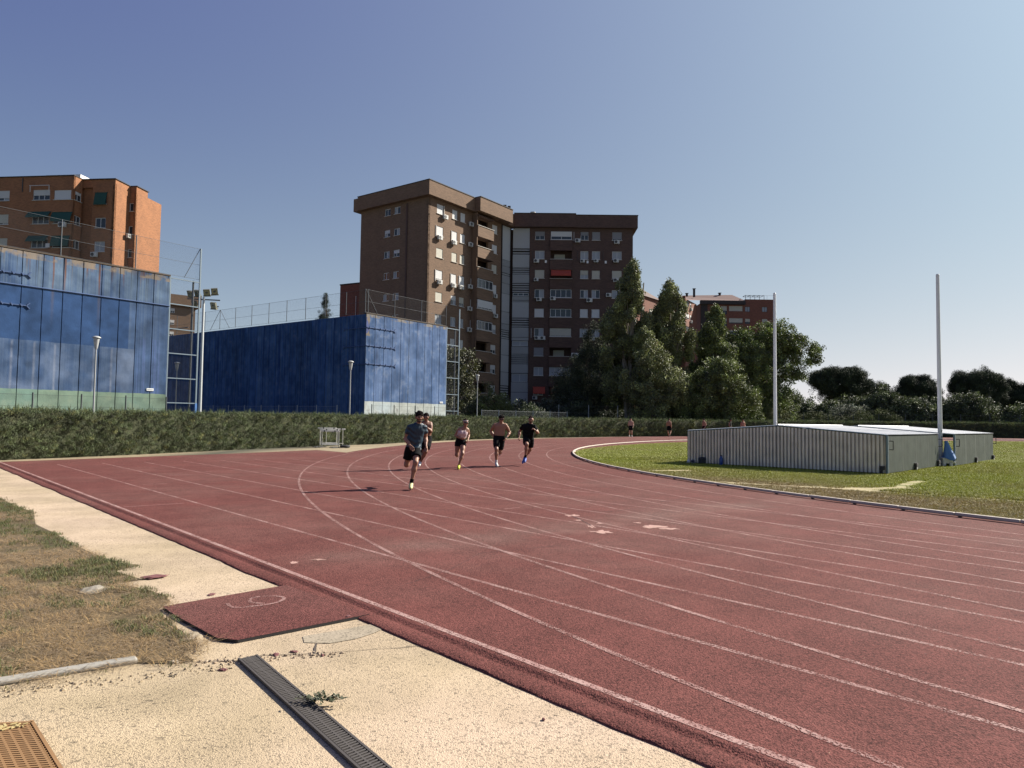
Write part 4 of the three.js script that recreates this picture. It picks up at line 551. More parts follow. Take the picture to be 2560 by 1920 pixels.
{
  // ----- brown block with two wings meeting at a white stair shaft -----
  const K = [-11.06, 91], az = R(36), e = [Math.sin(az), Math.cos(az)], p = [-Math.cos(az), Math.sin(az)];
  const at = (s, q) => [K[0] + e[0] * s + p[0] * q, K[1] + e[1] * s + p[1] * q];   // s along lit front, q back along the end wall
  const J = [-0.22, 105.6], azr = R(91), re = [Math.sin(azr), Math.cos(azr)], rp = [-Math.cos(azr), Math.sin(azr)]; const ar = (s, q) => [J[0] + re[0] * s + rp[0] * q, J[1] + re[1] * s + rp[1] * q];
  const o = thing('apartment_block', 'large dark brown brick apartment block with white stair shaft in the centre', 'building', V(K[0], K[1], 0));
  const TOPY = 30.3;
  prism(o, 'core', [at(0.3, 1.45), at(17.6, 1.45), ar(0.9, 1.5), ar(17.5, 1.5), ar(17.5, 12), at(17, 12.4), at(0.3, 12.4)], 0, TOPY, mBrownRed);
  // lit front of the left wing (s grows to the right, away)
  const F = new Facade(o, K[0], K[1], az), shutL = [[1, 1, 1, 1], [0.95, 1, 1, 1], [1, 1, 1, 1], [0.9, 0.95, 0.95, 1], [1, 0.5, 0.65, 1], [0, 0, 0, 0.55], [0.4, 0.9, 1, 0.6], [1, 1, 0.5, 0.5], [0.5, 0.5, 1, 0.3]];
  const toneL = [[3, 3, 3, 3], [3, 3, 3, 3], [1, 1, 1, 1], [3, 3, 3, 3], [1, 3, 1, 3], [0, 0, 0, 3], [0, 0, 0, 0], [0, 1, 0, 3], [0, 0, 1, 0]];
  for (let r = 0; r < 9; r++) { const y = yT(r) - 1.25; [[1.6, 1.3], [4.66, 1.05], [6.36, 1.0], [13.45, 1.2]].forEach(([s, w], k) => F.window(s, y, w, 1.25, shutL[r][k], toneL[r][k], { cur: r === 5 ? 3 : (r + k) % 3 })); F.holes.push([8.95, y - 0.05, 12.5, y + 1.3]); }
  F.wall(mBrown, 0, 15.7, 0, TOPY);
  // bay of balconies standing proud of the front
  for (let r = 0; r < 9; r++) { const y = yT(r); F.put(mesh('balcony', box(3.6, 1.5, 1.0, 0, 0, 0), mBrown, o), 10.75, y - 2.05, 0.52); F.bar('balcony_coping', mSill, 10.75, y - 1.27, 3.72, 0.06, 1.1, 0.54);
    F.put(mesh('slab', box(3.6, 0.14, 1.02), mBrownRed, o), 10.75, y - 2.86 + 3.02, 0.5); if (r === 3 || r === 4 || r === 5) F.window(9.05, y - 1.2, 3.4, 1.2, r === 4 ? 0.85 : 0, 3, { n: 4, d: 0.98, flush: 1, cur: r === 5 ? 0 : 0, nosill: 1 }); }
  F.bar('pier', mBrown, 8.92, 15.1, 0.14, 30.2, 0.9, 0.47);
  for (const [s, r, dy] of [[3.0, 0, -1.5], [2.0, 1, -1.55], [4.85, 1, -1.6], [8.4, 0, -1.2], [8.3, 1, -1.15], [2.1, 3, -1.6], [4.85, 3, -1.6], [6.5, 3, -1.6], [8.4, 3, -1.2], [14.0, 3, -1.65], [8.35, 4, -1.35], [8.35, 5, -1.35], [14.2, 4, -1.6], [8.3, 7, -1.3]]) F.ac(s, yT(r) + dy);
  for (const [s, r] of [[2.95, 0], [1.42, 1], [4.5, 1], [1.45, 3], [4.5, 3], [6.2, 3], [8.75, 3], [8.75, 5], [8.75, 4]]) F.bar('pipe', r % 2 ? mPipe : mSill, s, yT(r) - 0.75, 0.06, 1.5, 0.06, 0.05);
  // end wall in shade
  const E = new Facade(o, ...at(0, 12.72), R(-54 + 180)); const es = (q) => 12.72 - q;
  for (let r = 0; r < 9; r++) { const y = yT(r) - 0.85; [[8.0, 1.05], [6.2, 1.1]].forEach(([q, w], k) => E.window(es(q), y, w, 0.95, (r * 5 + k * 3) % 4 === 1 ? 0.5 : 0, 3, { cur: (r + k) % 3 })); }
  E.wall(mBrown, 0, 12.72, 0, TOPY); E.bar('pilaster', mBrownRed, es(3.8), 15, 0.25, 30, 0.12, 0.05);
  // parapet band over both wings
  const PB = TOPY - 0.02, PT = 32.15; const band = (name, pts, y0, y1, m) => prism(o, name, pts, y0, y1, m);
  band('parapet', [at(-0.72, -0.72), at(8.6, -0.72), at(8.6, 12.7), at(-0.72, 12.7)], PB, PT, mBrown); band('parapet', [at(8.6, -1.65), at(16.2, -1.65), at(16.2, 12.4), at(8.6, 12.4)], PB + 0.02, PT + 0.06, mBrown); band('parapet', [at(-0.65, 10.8), at(6, 10.8), at(6, 13.6), at(-0.65, 13.6)], PB - 0.03, PT - 0.12, mBrown);
  band('parapet', [at(16.2, -0.7), at(18.8, -0.7), at(18.8, 6), at(16.2, 6)], PB + 0.03, PT + 0.02, mBrown); band('parapet', [ar(0.2, -0.75), ar(9.4, -0.75), ar(9.4, 11), ar(0.2, 11)], PB + 0.01, PT + 0.1, mBrownRed); band('parapet', [ar(9.4, -0.6), ar(18.55, -0.6), ar(18.55, 11.8), ar(9.4, 11.8)], PB - 0.02, PT - 0.05, mBrownRed);
  band('roof_edge', [at(-0.78, -0.78), at(8.6, -0.78), at(8.6, 12.75), at(-0.78, 12.75)], PT + 0.002, PT + 0.1, mRoofDark); band('roof_edge', [at(8.6, -1.72), at(16.2, -1.72), at(16.2, 12.4), at(8.6, 12.4)], PT + 0.062, PT + 0.16, mRoofDark); band('roof_edge', [ar(0.2, -0.82), ar(9.4, -0.82), ar(9.4, 11), ar(0.2, 11)], PT + 0.102, PT + 0.19, mRoofDark); band('roof_edge', [ar(9.4, -0.67), ar(18.62, -0.67), ar(18.62, 11.85), ar(9.4, 11.85)], PT - 0.048, PT + 0.04, mRoofDark);
  { const a = at(18.5, 1.2); const c = mesh('chimney', merge([box(0.9, 1.3, 0.9, 0, 0.65, 0), box(0.5, 0.9, 0.5, -0.3, 1.4, 0), box(0.45, 0.6, 0.45, 0.35, 1.4, 0)]), mRoofDark, o); c.position.copy(V(...a, PT).sub(o.position)); const b = ar(3.0, 1.5), c2 = mesh('chimney', merge([cyl(0.32, 0.32, 0.9, 10).translate(0, 0.45, 0), cyl(0.42, 0.42, 0.1, 10).translate(0, 0.9, 0)]), mPipe, o); c2.position.copy(V(...b, PT).sub(o.position)); }
  // right wing, facing us
  const G = new Facade(o, J[0], J[1], azr);
  const cell = [ // per storey: window states in columns A, B, C, D as [shutter, tone, curtain]
    [[0.55, 2, 0], [0.45, 2, 0], [0.9, 2, 3], [0.85, 2, 0]], [[0, 0, 3], [0, 0, 3], [0, 0, 3], [0, 0, 3]], [[1, 1, 0], [0.5, 1, 3], [1, 1, 0], [1, 1, 0]], [[0, 0, 2], [0, 0, 2], [0, 0, 1], [0, 0, 1]], [[1, 3, 0], [1, 3, 0], [1, 3, 0], [1, 1, 0]], [[0, 0, 2], [0, 0, 3], [0, 0, 3], [0, 0, 0]], [[0.95, 2, 0], [0.95, 2, 0], [0, 0, 0], [0, 0, 0]], [[0, 0, 3], [0, 0, 3], [0, 0, 0], [0, 0, 0]], [[0.5, 1, 0], [0, 0, 0], [0, 0, 0], [0, 0, 0]]];
  for (let r = 0; r < 9; r++) { const y = yT(r) - 1.22; [[3.4, 1.38], [10.15, 1.16], [11.86, 1.18], [14.85, 1.42]].forEach(([s, w], k) => { const c = cell[r][k]; G.window(s, y, w, 1.25, c[0], c[1], { cur: c[2] }); }); G.holes.push([5.7, y - 0.03, 8.86, y + 1.28]); }
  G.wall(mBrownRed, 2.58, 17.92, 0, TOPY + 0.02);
  for (let r = 0; r < 9; r++) { const y = yT(r); G.put(mesh('balcony', box(3.3, 1.55, 0.22), mBrownRed, o), 7.28, y - 2.06, 0.112); G.bar('balcony_coping', mSill, 7.28, y - 1.265, 3.36, 0.05, 0.34, 0.1);
    if ([0, 3, 4, 5, 7].includes(r)) G.window(5.72, y - 1.2, 3.12, 1.22, [0.62, 0, 0, 0, 0, 0.9, 0, 0][r], r === 0 ? 3 : 1, { n: r === 0 ? 2 : 4, flush: 1, d: 0.02, cur: r === 7 ? 3 : 0, nosill: 1 });
    if (r === 1 || r === 6) { const w = G.window(6.3, y - 1.22, 1.6, 1.0, r === 1 ? 0.7 : 1, 1, { flush: 1, d: -1.35, nosill: 1 }); } }
  G.awning(7.26, yT(2) + 0.02, 2.95, 0.95, 0.75, mAwnRed); G.awning(4.2, yT(8) - 0.0, 1.75, 1.0, 0.75, mAwnRed); G.awning(7.3, yT(8) - 0.1, 2.8, 0.9, 0.75, mAwnRed2);
  for (const [s, r, dy, b] of [[9.7, 0, -1.35, 1], [15.5, 0, -1.5, 1], [3.6, 1, -1.55, 1], [10.45, 1, -1.5, 0.85], [12.45, 1, -1.45, 0.85], [15.4, 1, -1.4, 1], [3.6, 2, -1.45, 0.85], [15.4, 2, -1.4, 1], [4.05, 3, -1.5, 1], [6.1, 3, -1.35, 1], [11.5, 3, -1.55, 1.1], [14.35, 3, -0.75, 1], [3.85, 5, -1.45, 1], [4.65, 5, -1.45, 1], [11.9, 5, -1.5, 1], [9.45, 6, -1.1, 1.35], [9.75, 7, -0.8, 1], [14.2, 5, -1.6, 1], [3.6, 8, -1.6, 0.9]]) G.ac(s, yT(r) + dy, 0.2, b);
  for (const [s, r, m] of [[3.05, 1, mFan], [9.75, 1, mFan], [13.5, 1, mFan], [9.15, 0, mPipe], [2.95, 5, mPipe], [11.65, 5, mPipe], [14.5, 5, mPipe], [16.75, 2, mPipe], [11.6, 3, mFan]]) G.bar('pipe', m, s, yT(r) - 0.7, 0.06, 1.4, 0.06, 0.05); G.bar('pipe', mFan, 4.5, yT(3) - 1.38, 3.0, 0.05, 0.05, 0.04); for (const [s, r] of [[6.0, 7], [9.2, 7], [13.9, 1], [5.0, 1], [11.2, 1]]) G.bar('vent_box', mPlate, s, yT(r) - 1.6, 0.28, 0.38, 0.08, 0.05);
  // white stair shaft: stacks of slatted panels with dark louvre gaps
  const white = mat(0.44, 0.45, 0.45, 0.6, { bumpMap: dtex(8, 256, (u, v) => (v * 32) % 1 < 0.3 ? 0 : 1, false, [1, 1]), bumpScale: 0.03 });
  const shaft = (fc, s0, s1, rows) => { const w = s1 - s0; fc.bar('shaft_backing', mRoofDark, (s0 + s1) / 2, 15.6, w - 0.02, 29, 0.1, -0.5); let y = 30.25; for (const [h, kind] of rows) { if (kind === 0) fc.bar('shaft_panel', white, (s0 + s1) / 2, y - h / 2, w, h - 0.06, 0.12, -0.12); else if (kind === 1) { const n = Math.round(h / 0.34); for (let k = 0; k < n; k++) fc.bar('louvre', white, (s0 + s1) / 2, y - (k + 0.5) * h / n, w, 0.2, 0.08, -0.14); } else fc.window(s0 + 0.06, y - h + 0.05, w - 0.12, h - 0.1, 0, 0, { flush: 1, d: -0.2, nosill: 1, cur: kind === 3 ? 3 : 0, n: kind === 3 ? 2 : 3 }); y -= h; } };  // dark backing sheet paints shade into the louvre gaps
  shaft(G, 0.08, 2.56, [[3.1, 0], [0.85, 1], [2.05, 0], [0.35, 1], [0.6, 1], [1.35, 0], [1.4, 1], [0.55, 2], [0.6, 0], [0.25, 1], [2.4, 0], [1.4, 1], [1.5, 0], [0.5, 0], [0.85, 3], [1.15, 0], [0.25, 1], [1.2, 1], [1.4, 0], [1.3, 3], [1.5, 0], [2.0, 0]]);
  shaft(F, 15.75, 17.95, [[5.1, 0], [0.9, 0], [1.0, 0], [0.35, 1], [1.2, 0], [1.5, 0], [2.7, 0], [1.8, 0], [0.9, 0], [1.3, 1], [2.4, 0], [2.5, 0], [2.0, 0], [1.8, 1], [2.5, 0]]);
  F.bar('shaft_edge', mRoofDark, 17.98, 15.2, 0.1, 30, 0.2, -0.1); F.bar('shaft_edge', mRoofDark, 15.7, 15.2, 0.08, 30, 0.3, 0.02);
}
{ // ----- orange brick block at the left -----
  const K = [-48.16, 85], az = R(6.5), e = [Math.sin(az), Math.cos(az)], l = [-Math.cos(az), Math.sin(az)]; const at = (a, b) => [K[0] + l[0] * a + e[0] * b, K[1] + l[1] * a + e[1] * b];   // a to the left along the front, b back
  const o = thing('apartment_block', 'orange brick apartment block with green awnings above the nearer court', 'building', V(K[0], K[1], 0)); const rows = [27.1, 24.2, 21.3, 18.4];
  const F2 = new Facade(o, ...at(2.9, 0), R(96.5)); for (const y of rows) F2.window(0.5, y - 0.2, 1.35, 1.25, y === 21.3 ? 0 : 0.0, 0, { cur: y === 21.3 ? 3 : 0 }); F2.wall(mOrange, 0, 2.9, 0, 29.4);
  const L2 = new Facade(o, ...K, az); L2.wall(mOrange, 0, 2.75, 0, 29.4);
  const F1 = new Facade(o, ...at(24, -1.45), R(96.5)), q = (a) => 24 - a;
  for (const [i, y] of rows.entries()) { F1.window(q(14.75), y, 2.15, 1.25, [0.72, 0.85, 0.95, 0.6][i], [0, 1, 1, 0][i], { n: 3, cur: 1 }); F1.window(q(9.5), y, 2.2, 1.25, [0.55, 0.2, 0.2, 0.3][i], 0, { n: 3 }); F1.window(q(6.75), y, 2.36, 1.15, i ? 0 : 1, 3, { n: 2 }); F1.window(q(20), y, 2.2, 1.25, 0.5, 0, { n: 3 }); }
  F1.wall(mOrange, 0, q(4.26), 0, 29.95); const L1 = new Facade(o, ...at(4.26, -1.45), az); for (const y of rows) L1.window(0.12, y, 1.2, 1.1, y === 27.1 ? 0.35 : 0, 3, { n: 2 }); L1.wall(mOrange, 0, 1.45, 0, 29.95);
  prism(o, 'core', [at(3.2, 0.35), at(0.35, 0.35), at(0.35, 7.4), at(23.8, 7.4), at(23.8, -1.1), at(4.6, -1.1), at(4.6, 0.4)], 0, 29.3, mOrange);
  const F3 = new Facade(o, ...at(0.3, 2.75), R(96.5)); for (const y of rows) F3.window(0.32, y - 0.3, 0.6, 1.05, 0, 0, { n: 1 }); F3.wall(mOrange, 0, 1.15, 0, 29.2); const L3 = new Facade(o, ...at(-0.85, 2.75), az); L3.wall(mOrange, 0, 5.2, 0, 29.2); prism(o, 'core', [at(0.3, 3.1), at(-0.55, 3.1), at(-0.55, 7.9), at(0.3, 7.9)], 0, 29.1, mOrange);
  prism(o, 'roof_edge', [at(24.1, -1.55), at(4.2, -1.55), at(4.2, -0.05), at(-0.06, -0.05), at(-0.06, 2.8), at(-0.92, 2.8), at(-0.92, 5.2), at(24.1, 5.2)], 29.96, 30.05, mRoofDark); prism(o, 'parapet', [at(24, -1.4), at(4.3, -1.4), at(4.3, 0.1), at(0.05, 0.1), at(0.05, 2.85), at(-0.8, 2.85), at(-0.8, 5.1), at(24, 5.1)], 29.0, 29.955, mOrange); prism(o, 'roof_box', [at(9.2, 0), at(4.6, 0), at(4.6, 4), at(9.2, 4)], 30.06, 30.65, mat(0.6, 0.6, 0.58, 0.7));
  F1.awning(q(8.5), 25.65, 2.9, 0.75, 0.5, mAwnGreen); F1.awning(q(5.55), 25.55, 2.6, 1.15, 0.35, mAwnGreen); F1.awning(q(8.5), 22.75, 2.6, 0.75, 0.5, mAwnGreen); F1.awning(q(5.6), 22.7, 2.3, 1.25, 0.3, mAwnGreen); F2.awning(1.15, 28.3, 1.55, 1.5, 0.25, mAwnGreen); F1.bar('awning_rail', mPipe, q(8.4), 28.75, 2.6, 0.06, 0.06, 0.4); for (const a of [9.6, 7.15]) F1.bar('awning_arm', mPipe, q(a), 28.4, 0.05, 0.8, 0.05, 0.38);
  F1.ac(q(5.3), 24.0, 0.25, 1.1); F2.ac(0.75, 20.7, 0.25, 1); L2.ac(2.4, 23.6, 0.3, 0.9); F1.bar('satellite_dish', mPipe, q(7.0), 21.5, 0.5, 0.5, 0.1, 0.35); F1.bar('downpipe', mFan, q(10.9), 29, 0.08, 1.7, 0.08, 0.05);
}
for (const [x, Z, y0, H, lab] of [[-43, 72, 10, 8.6, 'left of two thin grey poles standing above the nearer court']]) { }
{ // ----- red brown block far right -----
  const K = [45.89, 168], o = thing('apartment_block', 'distant red brown apartment block with sloped roof behind the right trees', 'building', V(K[0], K[1], 0)); const mS = mat(0.42, 0.41, 0.37, 0.8);
  const F = new Facade(o, K[0] - 1.6, K[1], R(90)), rows = [29.2, 26.3, 23.4, 20.5, 17.6, 14.7]; rows.forEach((y, i) => { F.window(4.82, y - 1.95, 1.43, 1.95, [0.55, 0.35, 0, 0.6, 0.3, 0.5][i], 1, { frame: mFan, nosill: 1 }); F.window(6.77, y - 1.2, 3.2, 1.25, [0.95, 0.8, 0.2, 0, 0.6, 0.5][i], 1, { frame: mFan, nosill: 1 }); F.window(10.56, y - 1.25, 1.15, 1.2, [0, 0.6, 0.5, 0, 0, 0][i], 1, { cur: i === 0 ? 3 : 0, frame: mFan, nosill: 1 }); F.window(14.55, y - 1.25, 1.25, 1.2, [0, 0.6, 0.5, 0, 0, 0][i], 1, { cur: i === 0 ? 3 : 0, frame: mFan, nosill: 1 }); });
  F.wall(mFarRed, 0, 17.45, 0, 30.3, 0.3); F.bar('recess_shade', mRoofDark, 0.85, 15, 1.6, 29.9, 0.2, 0.02); F.bar('eave', mRoofDark, 5.2, 30.0, 10.6, 0.9, 0.9, 0.2); F.bar('terrace_wall', mFarRed, 14.0, 30.6, 7.0, 0.62, 0.3, -0.16);  // the dark strip on the wall face stands in for a shaded recess
  prism(o, 'core', [[K[0] - 1.3, K[1] + 0.35], [K[0] + 15.8, K[1] + 0.35], [K[0] + 15.8, K[1] + 12], [K[0] - 1.3, K[1] + 12]], 0, 30, mFarRed);
  const roofM = mat(0.14, 0.08, 0.068, 0.85); { const g = new THREE.BufferGeometry(); const v = [[-6.5, 32.6, 6], [7.4, 32.8, 5], [9.0, 30.5, -0.3], [-1.8, 30.45, -0.3], [-6.2, 29.2, -7.5]]; g.setAttribute('position', new THREE.Float32BufferAttribute(v.flatMap(([x, y, d]) => [x, y, -d]), 3)); g.setIndex([0, 3, 2, 0, 2, 1, 0, 4, 3]); const t = g.toNonIndexed(); t.computeVertexNormals(); mesh('roof', t, roofM, o); }
  for (const [x, h, d] of [[-2.6, 2.0, 2], [-3.6, 1.4, 5], [4.4, 1.6, 5]]) mesh('chimney', merge([box(0.45, h, 0.45, 0, h / 2, 0), box(0.7, 0.12, 0.7, 0, h, 0)]), mRoofDark, o).position.set(x, 31.6, -d);
  const pg = [box(4.4, 0.08, 0.08, 0, 1.1, 0), box(4.4, 0.08, 0.08, 0, 1.1, -2)]; for (let k = 0; k < 5; k++) pg.push(box(0.08, 1.1, 0.08, -2.2 + k * 1.1, 0.55, 0), box(0.08, 0.08, 2, -2.2 + k * 1.1, 1.14, -1)); mesh('pergola', merge(pg), mRoofDark, o).position.set(11.6, 30.9, -1); mesh('railing', merge([box(3, 0.04, 0.04, 0, 1, 0), box(0.04, 1, 0.04, 1.5, 0.5, 0), box(0.04, 1, 0.04, 0, 0.5, 0)]), mPipe, o).position.set(14.3, 30.9, -0.4);
  // sunlit projecting wing on its left
  const W = new Facade(o, 38.9, 160.3, R(30)); rows.slice(0, 5).forEach((y, i) => { W.window(0.3, y - 1.2, 2.6, 1.2, [0, 0.7, 0, 0.4, 0.5][i], 3, { n: 4, nosill: 1 }); W.window(3.5, y - 1.2, 1.1, 1.2, 0.4, 3, { nosill: 1 }); W.ac(3.9, y - 1.6, 0.2, 1.1); }); W.wall(mFarRed, 0, 9, 0, 29.5); const W2 = new Facade(o, 30.5, 166, R(124)); W2.wall(mFarRed, 0, 10.1, 0, 30.2);
}
{ // ----- lower ochre block between brown block and the far one -----
  const o = thing('apartment_block', 'ochre brick block with dark gable roof peeping above the poplars', 'building', V(22, 150, 0)); prism(o, 'wall', [[16, 150], [24, 146], [33, 158], [25, 163]], 0, 28.5, mFarRed);
  const pk = [[15.4, 28.4, 150.2], [24, 28.3, 145.4], [33.6, 28.3, 158], [25.2, 28.3, 163.6], [20.3, 31.6, 149.4], [28.6, 31.5, 159.3]], g = new THREE.BufferGeometry(); g.setAttribute('position', new THREE.Float32BufferAttribute(pk.flatMap(([x, y, Z]) => [x - 22, y, 150 - Z]), 3)); g.setIndex([0, 1, 4, 1, 2, 5, 1, 5, 4, 2, 3, 5, 3, 0, 4, 3, 4, 5]); const t = g.toNonIndexed(); t.computeVertexNormals(); mesh('roof', t, mat(0.10, 0.06, 0.05, 0.85), o);
  const W = new Facade(o, 24, 146, R(37)); for (const y of [26, 23]) for (const s of [1.5, 5, 9]) W.window(s, y - 1.2, 1.3, 1.2, 0.5, 1, { flush: 1, nosill: 1 }); mesh('chimney', merge([box(0.5, 1.6, 0.5, 0, 0.8, 0), box(0.8, 0.12, 0.8, 0, 1.6, 0)]), mRoofDark, o).position.set(4.6, 31.2, -4);
}
{ // ----- dark reddish block left of the brown one -----
  const K = [-27.3, 112], o = thing('apartment_block', 'low dark reddish block behind the left edge of the brown apartment block', 'building', V(K[0], K[1], 0)); prism(o, 'wall', [[-27.3, 112], [-18, 107], [-14, 115], [-23, 120]], 0, 22.4, mFarRed);
  prism(o, 'roof_edge', [[-27.4, 112], [-18, 106.9], [-13.9, 115], [-23, 120.1]], 22.41, 22.6, mRoofDark); const F = new Facade(o, K[0], K[1], R(118.3)); for (const y of [18.8, 15.9]) { F.window(5.2, y, 1.3, 1.3, 0.6, 1, { flush: 1, nosill: 1 }); F.window(8.0, y, 1.3, 1.3, 0.3, 1, { flush: 1, nosill: 1 }); } F.put(mesh('arch', merge([new THREE.TorusGeometry(1.5, 0.16, 6, 18, Math.PI).translate(0, 0, 0)]), mRoofDark, o), 5.8, 19.4, 0.05); F.bar('downpipe', mPipe, 3.3, 16, 0.08, 9, 0.08, 0.06); F.ac(5.0, 15.2, 0.2, 1.1);
}
{ // ----- pale brown block seen between the two courts -----
  const K = [-90, 172], o = thing('apartment_block', 'sunlit tan brick block seen between the two blue courts', 'building', V(K[0], K[1], 0)); prism(o, 'wall', [[-90, 172], [-80.4, 180], [-90, 192], [-101, 184]], 0, 29, mBrown); prism(o, 'parapet', [[-90.2, 171], [-79, 180.2], [-89, 193], [-102, 184]], 28.9, 31.6, mBrown);
  const F = new Facade(o, K[0], K[1], R(50.2)); for (let r = 0; r < 4; r++) for (const s of [4.6, 6.6]) F.window(s, 27 - 2.9 * r, 1.0, 1.1, 0.6, 3, { flush: 1, nosill: 1 }); F.bar('pilaster', mRoofDark, 3.0, 14.5, 0.6, 29, 0.12, 0.05);
}
// ---------- trees and shrubs ----------
const barkTex = dtex(128, 256, (u, v, i, j) => { const k = 0.6 + 0.5 * vn(u, v, 24, 141, 8) + 0.2 * hash(i, j, 142); return [k, k * 0.97, k * 0.92]; }, true, [2, 1]);
const mBarkPale = mat(0.30, 0.27, 0.22, 0.9, { map: barkTex }), mBarkDark = mat(0.09, 0.07, 0.05, 0.95, { map: barkTex });
function limb(pts, r0, r1, seg = 7) { const c = new THREE.CatmullRomCurve3(pts), n = Math.max(4, pts.length * 3), g = new THREE.TubeGeometry(c, n, 1, seg, false), P = g.attributes.position, q = new THREE.Vector3(); for (let i = 0; i <= n; i++) { const ctr = c.getPointAt(i / n), r = lerp(r0, r1, i / n); for (let k = 0; k <= seg; k++) { const id = i * (seg + 1) + k; q.fromBufferAttribute(P, id).sub(ctr).multiplyScalar(r).add(ctr); P.setXYZ(id, q.x, q.y, q.z); } } g.computeVertexNormals(); return g; }
// lobes: [x, y, z, rx, ry, rz] in metres from the base
function tree(name, label, X, Z, o) {
  seed = Math.floor(Math.abs(X * 131 + Z * 977)) + 3; const y0 = gy(Math.min(X, 60), Math.min(Z, 110)), t = thing(name, label, o.cat || 'tree', V(X, Z, y0)), lobes = o.lobes;
  if (o.trunk !== 0) { const H = o.trunkH, r = o.r || 0.22, g = [], tops = o.stems || [[0, 0]]; for (const [sx, sz] of tops) g.push(limb([new THREE.Vector3(sx * 0.15, -0.1, sz * 0.15), new THREE.Vector3(sx * 0.5 + rr(-0.1, 0.1), H * 0.35, sz * 0.5), new THREE.Vector3(sx + rr(-0.2, 0.2), H * 0.7, sz), new THREE.Vector3(sx * 1.2 + rr(-0.3, 0.3), H, sz * 1.2)], r, r * 0.22)); mesh('trunk', merge(g), o.bark || mBarkDark, t);
    const b = []; for (const l of lobes) for (let k = 0; k < (o.limbs ?? (lobes.length > 30 ? (rnd() < 0.3 ? 1 : 0) : 2)); k++) { const h0 = clamp(l[1] * rr(0.35, 0.75), H * 0.2, H * 0.95), a = rr(0, 6.28), e = new THREE.Vector3(l[0] + Math.cos(a) * l[3] * 0.6, l[1] + rr(-0.2, 0.5) * l[4], l[2] + Math.sin(a) * l[5] * 0.6), s = new THREE.Vector3((tops[k % tops.length][0]) * h0 / H, h0, tops[k % tops.length][1] * h0 / H); b.push(limb([s, s.clone().lerp(e, 0.5).add(new THREE.Vector3(0, -0.06 * l[4], 0)), e], r * 0.34, r * 0.07, 5)); } if (b.length) mesh('limbs', merge(b), o.bark || mBarkDark, t); }
  const list = [], gapF = o.gap ?? 0.12, ns = o.ns || 0.55; for (const l of lobes) { const n = Math.round(o.dens * (l[3] * l[4] + l[4] * l[5] + l[3] * l[5])); for (let k = 0; k < n; k++) { let x = rr(-1, 1), y = rr(-1, 1), z = rr(-1, 1), d = Math.hypot(x, y, z); if (d > 1 || d < 0.05) { k--; continue; } const rad = lerp(0.35, 1, Math.pow(rnd(), 0.45)); x *= rad / d; y *= rad / d; z *= rad / d; const lump = 1 + (o.lump ?? 0.28) * N3(x * 2.3 + l[0], y * 2.3 + l[1], z * 2.3 + X) * 1.6; const px = l[0] + x * l[3] * lump, py = l[1] + y * l[4] * lump, pz = l[2] + z * l[5] * lump; if (N3(px * ns + X, py * ns, pz * ns + Z) < -gapF || py < (o.floor ?? 0.3)) { continue; } const kk = rr(0.3, 1.6), c = o.tone, sparkle = rnd() < (o.pale ?? 0.1) ? 1.9 : 1; list.push({ p: new THREE.Vector3(px, py, pz), s: o.size * rr(0.7, 1.3), rx: rr(0, 6.28), ry: rr(0, 6.28), rz: rr(0, 6.28), c: [c[0] * kk * sparkle, c[1] * kk * sparkle, c[2] * kk * sparkle] }); } }  // random pale leaves and tone spread paint sun sparkle into the crown
  instances('crown', o.leaf || leafy, o.leaf === pine ? mNeedle : mLeaf, list, t); return t;
}
// feathery crown: many thin upright sprays hung on a tapering outline
const poplar = (H, w, f0 = 0.1, n = 120) => { const l = []; for (let k = 0; k < n; k++) { const f = f0 + (1 - f0) * Math.pow((k + rnd()) / n, 1.25), a = rr(0, 6.28), prof = w * (f < 0.35 ? 0.7 + 0.85 * f : Math.pow(Math.max(0, 1 - (f - 0.35) / 0.66), 0.62)) * (0.85 + 0.3 * N3(Math.cos(a) * 1.4, f * 7, Math.sin(a) * 1.4 + H)), q = prof * Math.sqrt(rr(0.02, 1)); l.push([Math.cos(a) * q, H * f * 0.96, Math.sin(a) * q, rr(0.3, 0.65), H * rr(0.035, 0.075), rr(0.3, 0.65)]); } return l; };
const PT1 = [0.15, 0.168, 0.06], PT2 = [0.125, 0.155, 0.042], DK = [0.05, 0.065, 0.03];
seed = 501;
tree('poplar_tree', 'tallest silvery poplar beside the right end of the brown block', 13.9, 84.5, { lobes: poplar(20.0, 4.3, 0.2, 150), trunkH: 18, r: 0.32, bark: mBarkPale, dens: 58, size: 0.42, tone: PT1, gap: 0.06, ns: 0.8, lump: 0.45, pale: 0.2, stems: [[0, 0], [-1.1, 0.3], [1.2, -0.2]] });
tree('poplar_tree', 'silvery poplar just right of the tallest one, upper crown thinner', 19.0, 86, { lobes: poplar(18.4, 4.0, 0.14, 135), trunkH: 16.5, r: 0.28, bark: mBarkPale, dens: 54, size: 0.42, tone: PT1, gap: 0.04, ns: 0.8, lump: 0.45, pale: 0.2, stems: [[0, 0], [1.1, 0.2]] });
tree('poplar_tree', 'shorter green poplar with pointed top before the far red block', 24.8, 88, { lobes: poplar(15.8, 3.9, 0.1, 125), trunkH: 14, r: 0.24, bark: mBarkPale, dens: 58, size: 0.42, tone: PT2, gap: 0.08, ns: 0.8, lump: 0.45 });
tree('broadleaf_tree', 'low leafy tree standing between the poplars and the hedge', 22.5, 82, { lobes: [[0, 4.2, 0, 3.4, 3.2, 3], [1.5, 6.5, 0, 2.4, 2.3, 2.4], [-2, 3, 0.5, 2.4, 2.4, 2], [3.6, 3.6, 0, 2.6, 2.8, 2.2]], trunkH: 4, r: 0.16, dens: 28, size: 0.42, tone: PT2, gap: 0.2, stems: [[0, 0], [0.6, 0]], bark: mBarkPale });
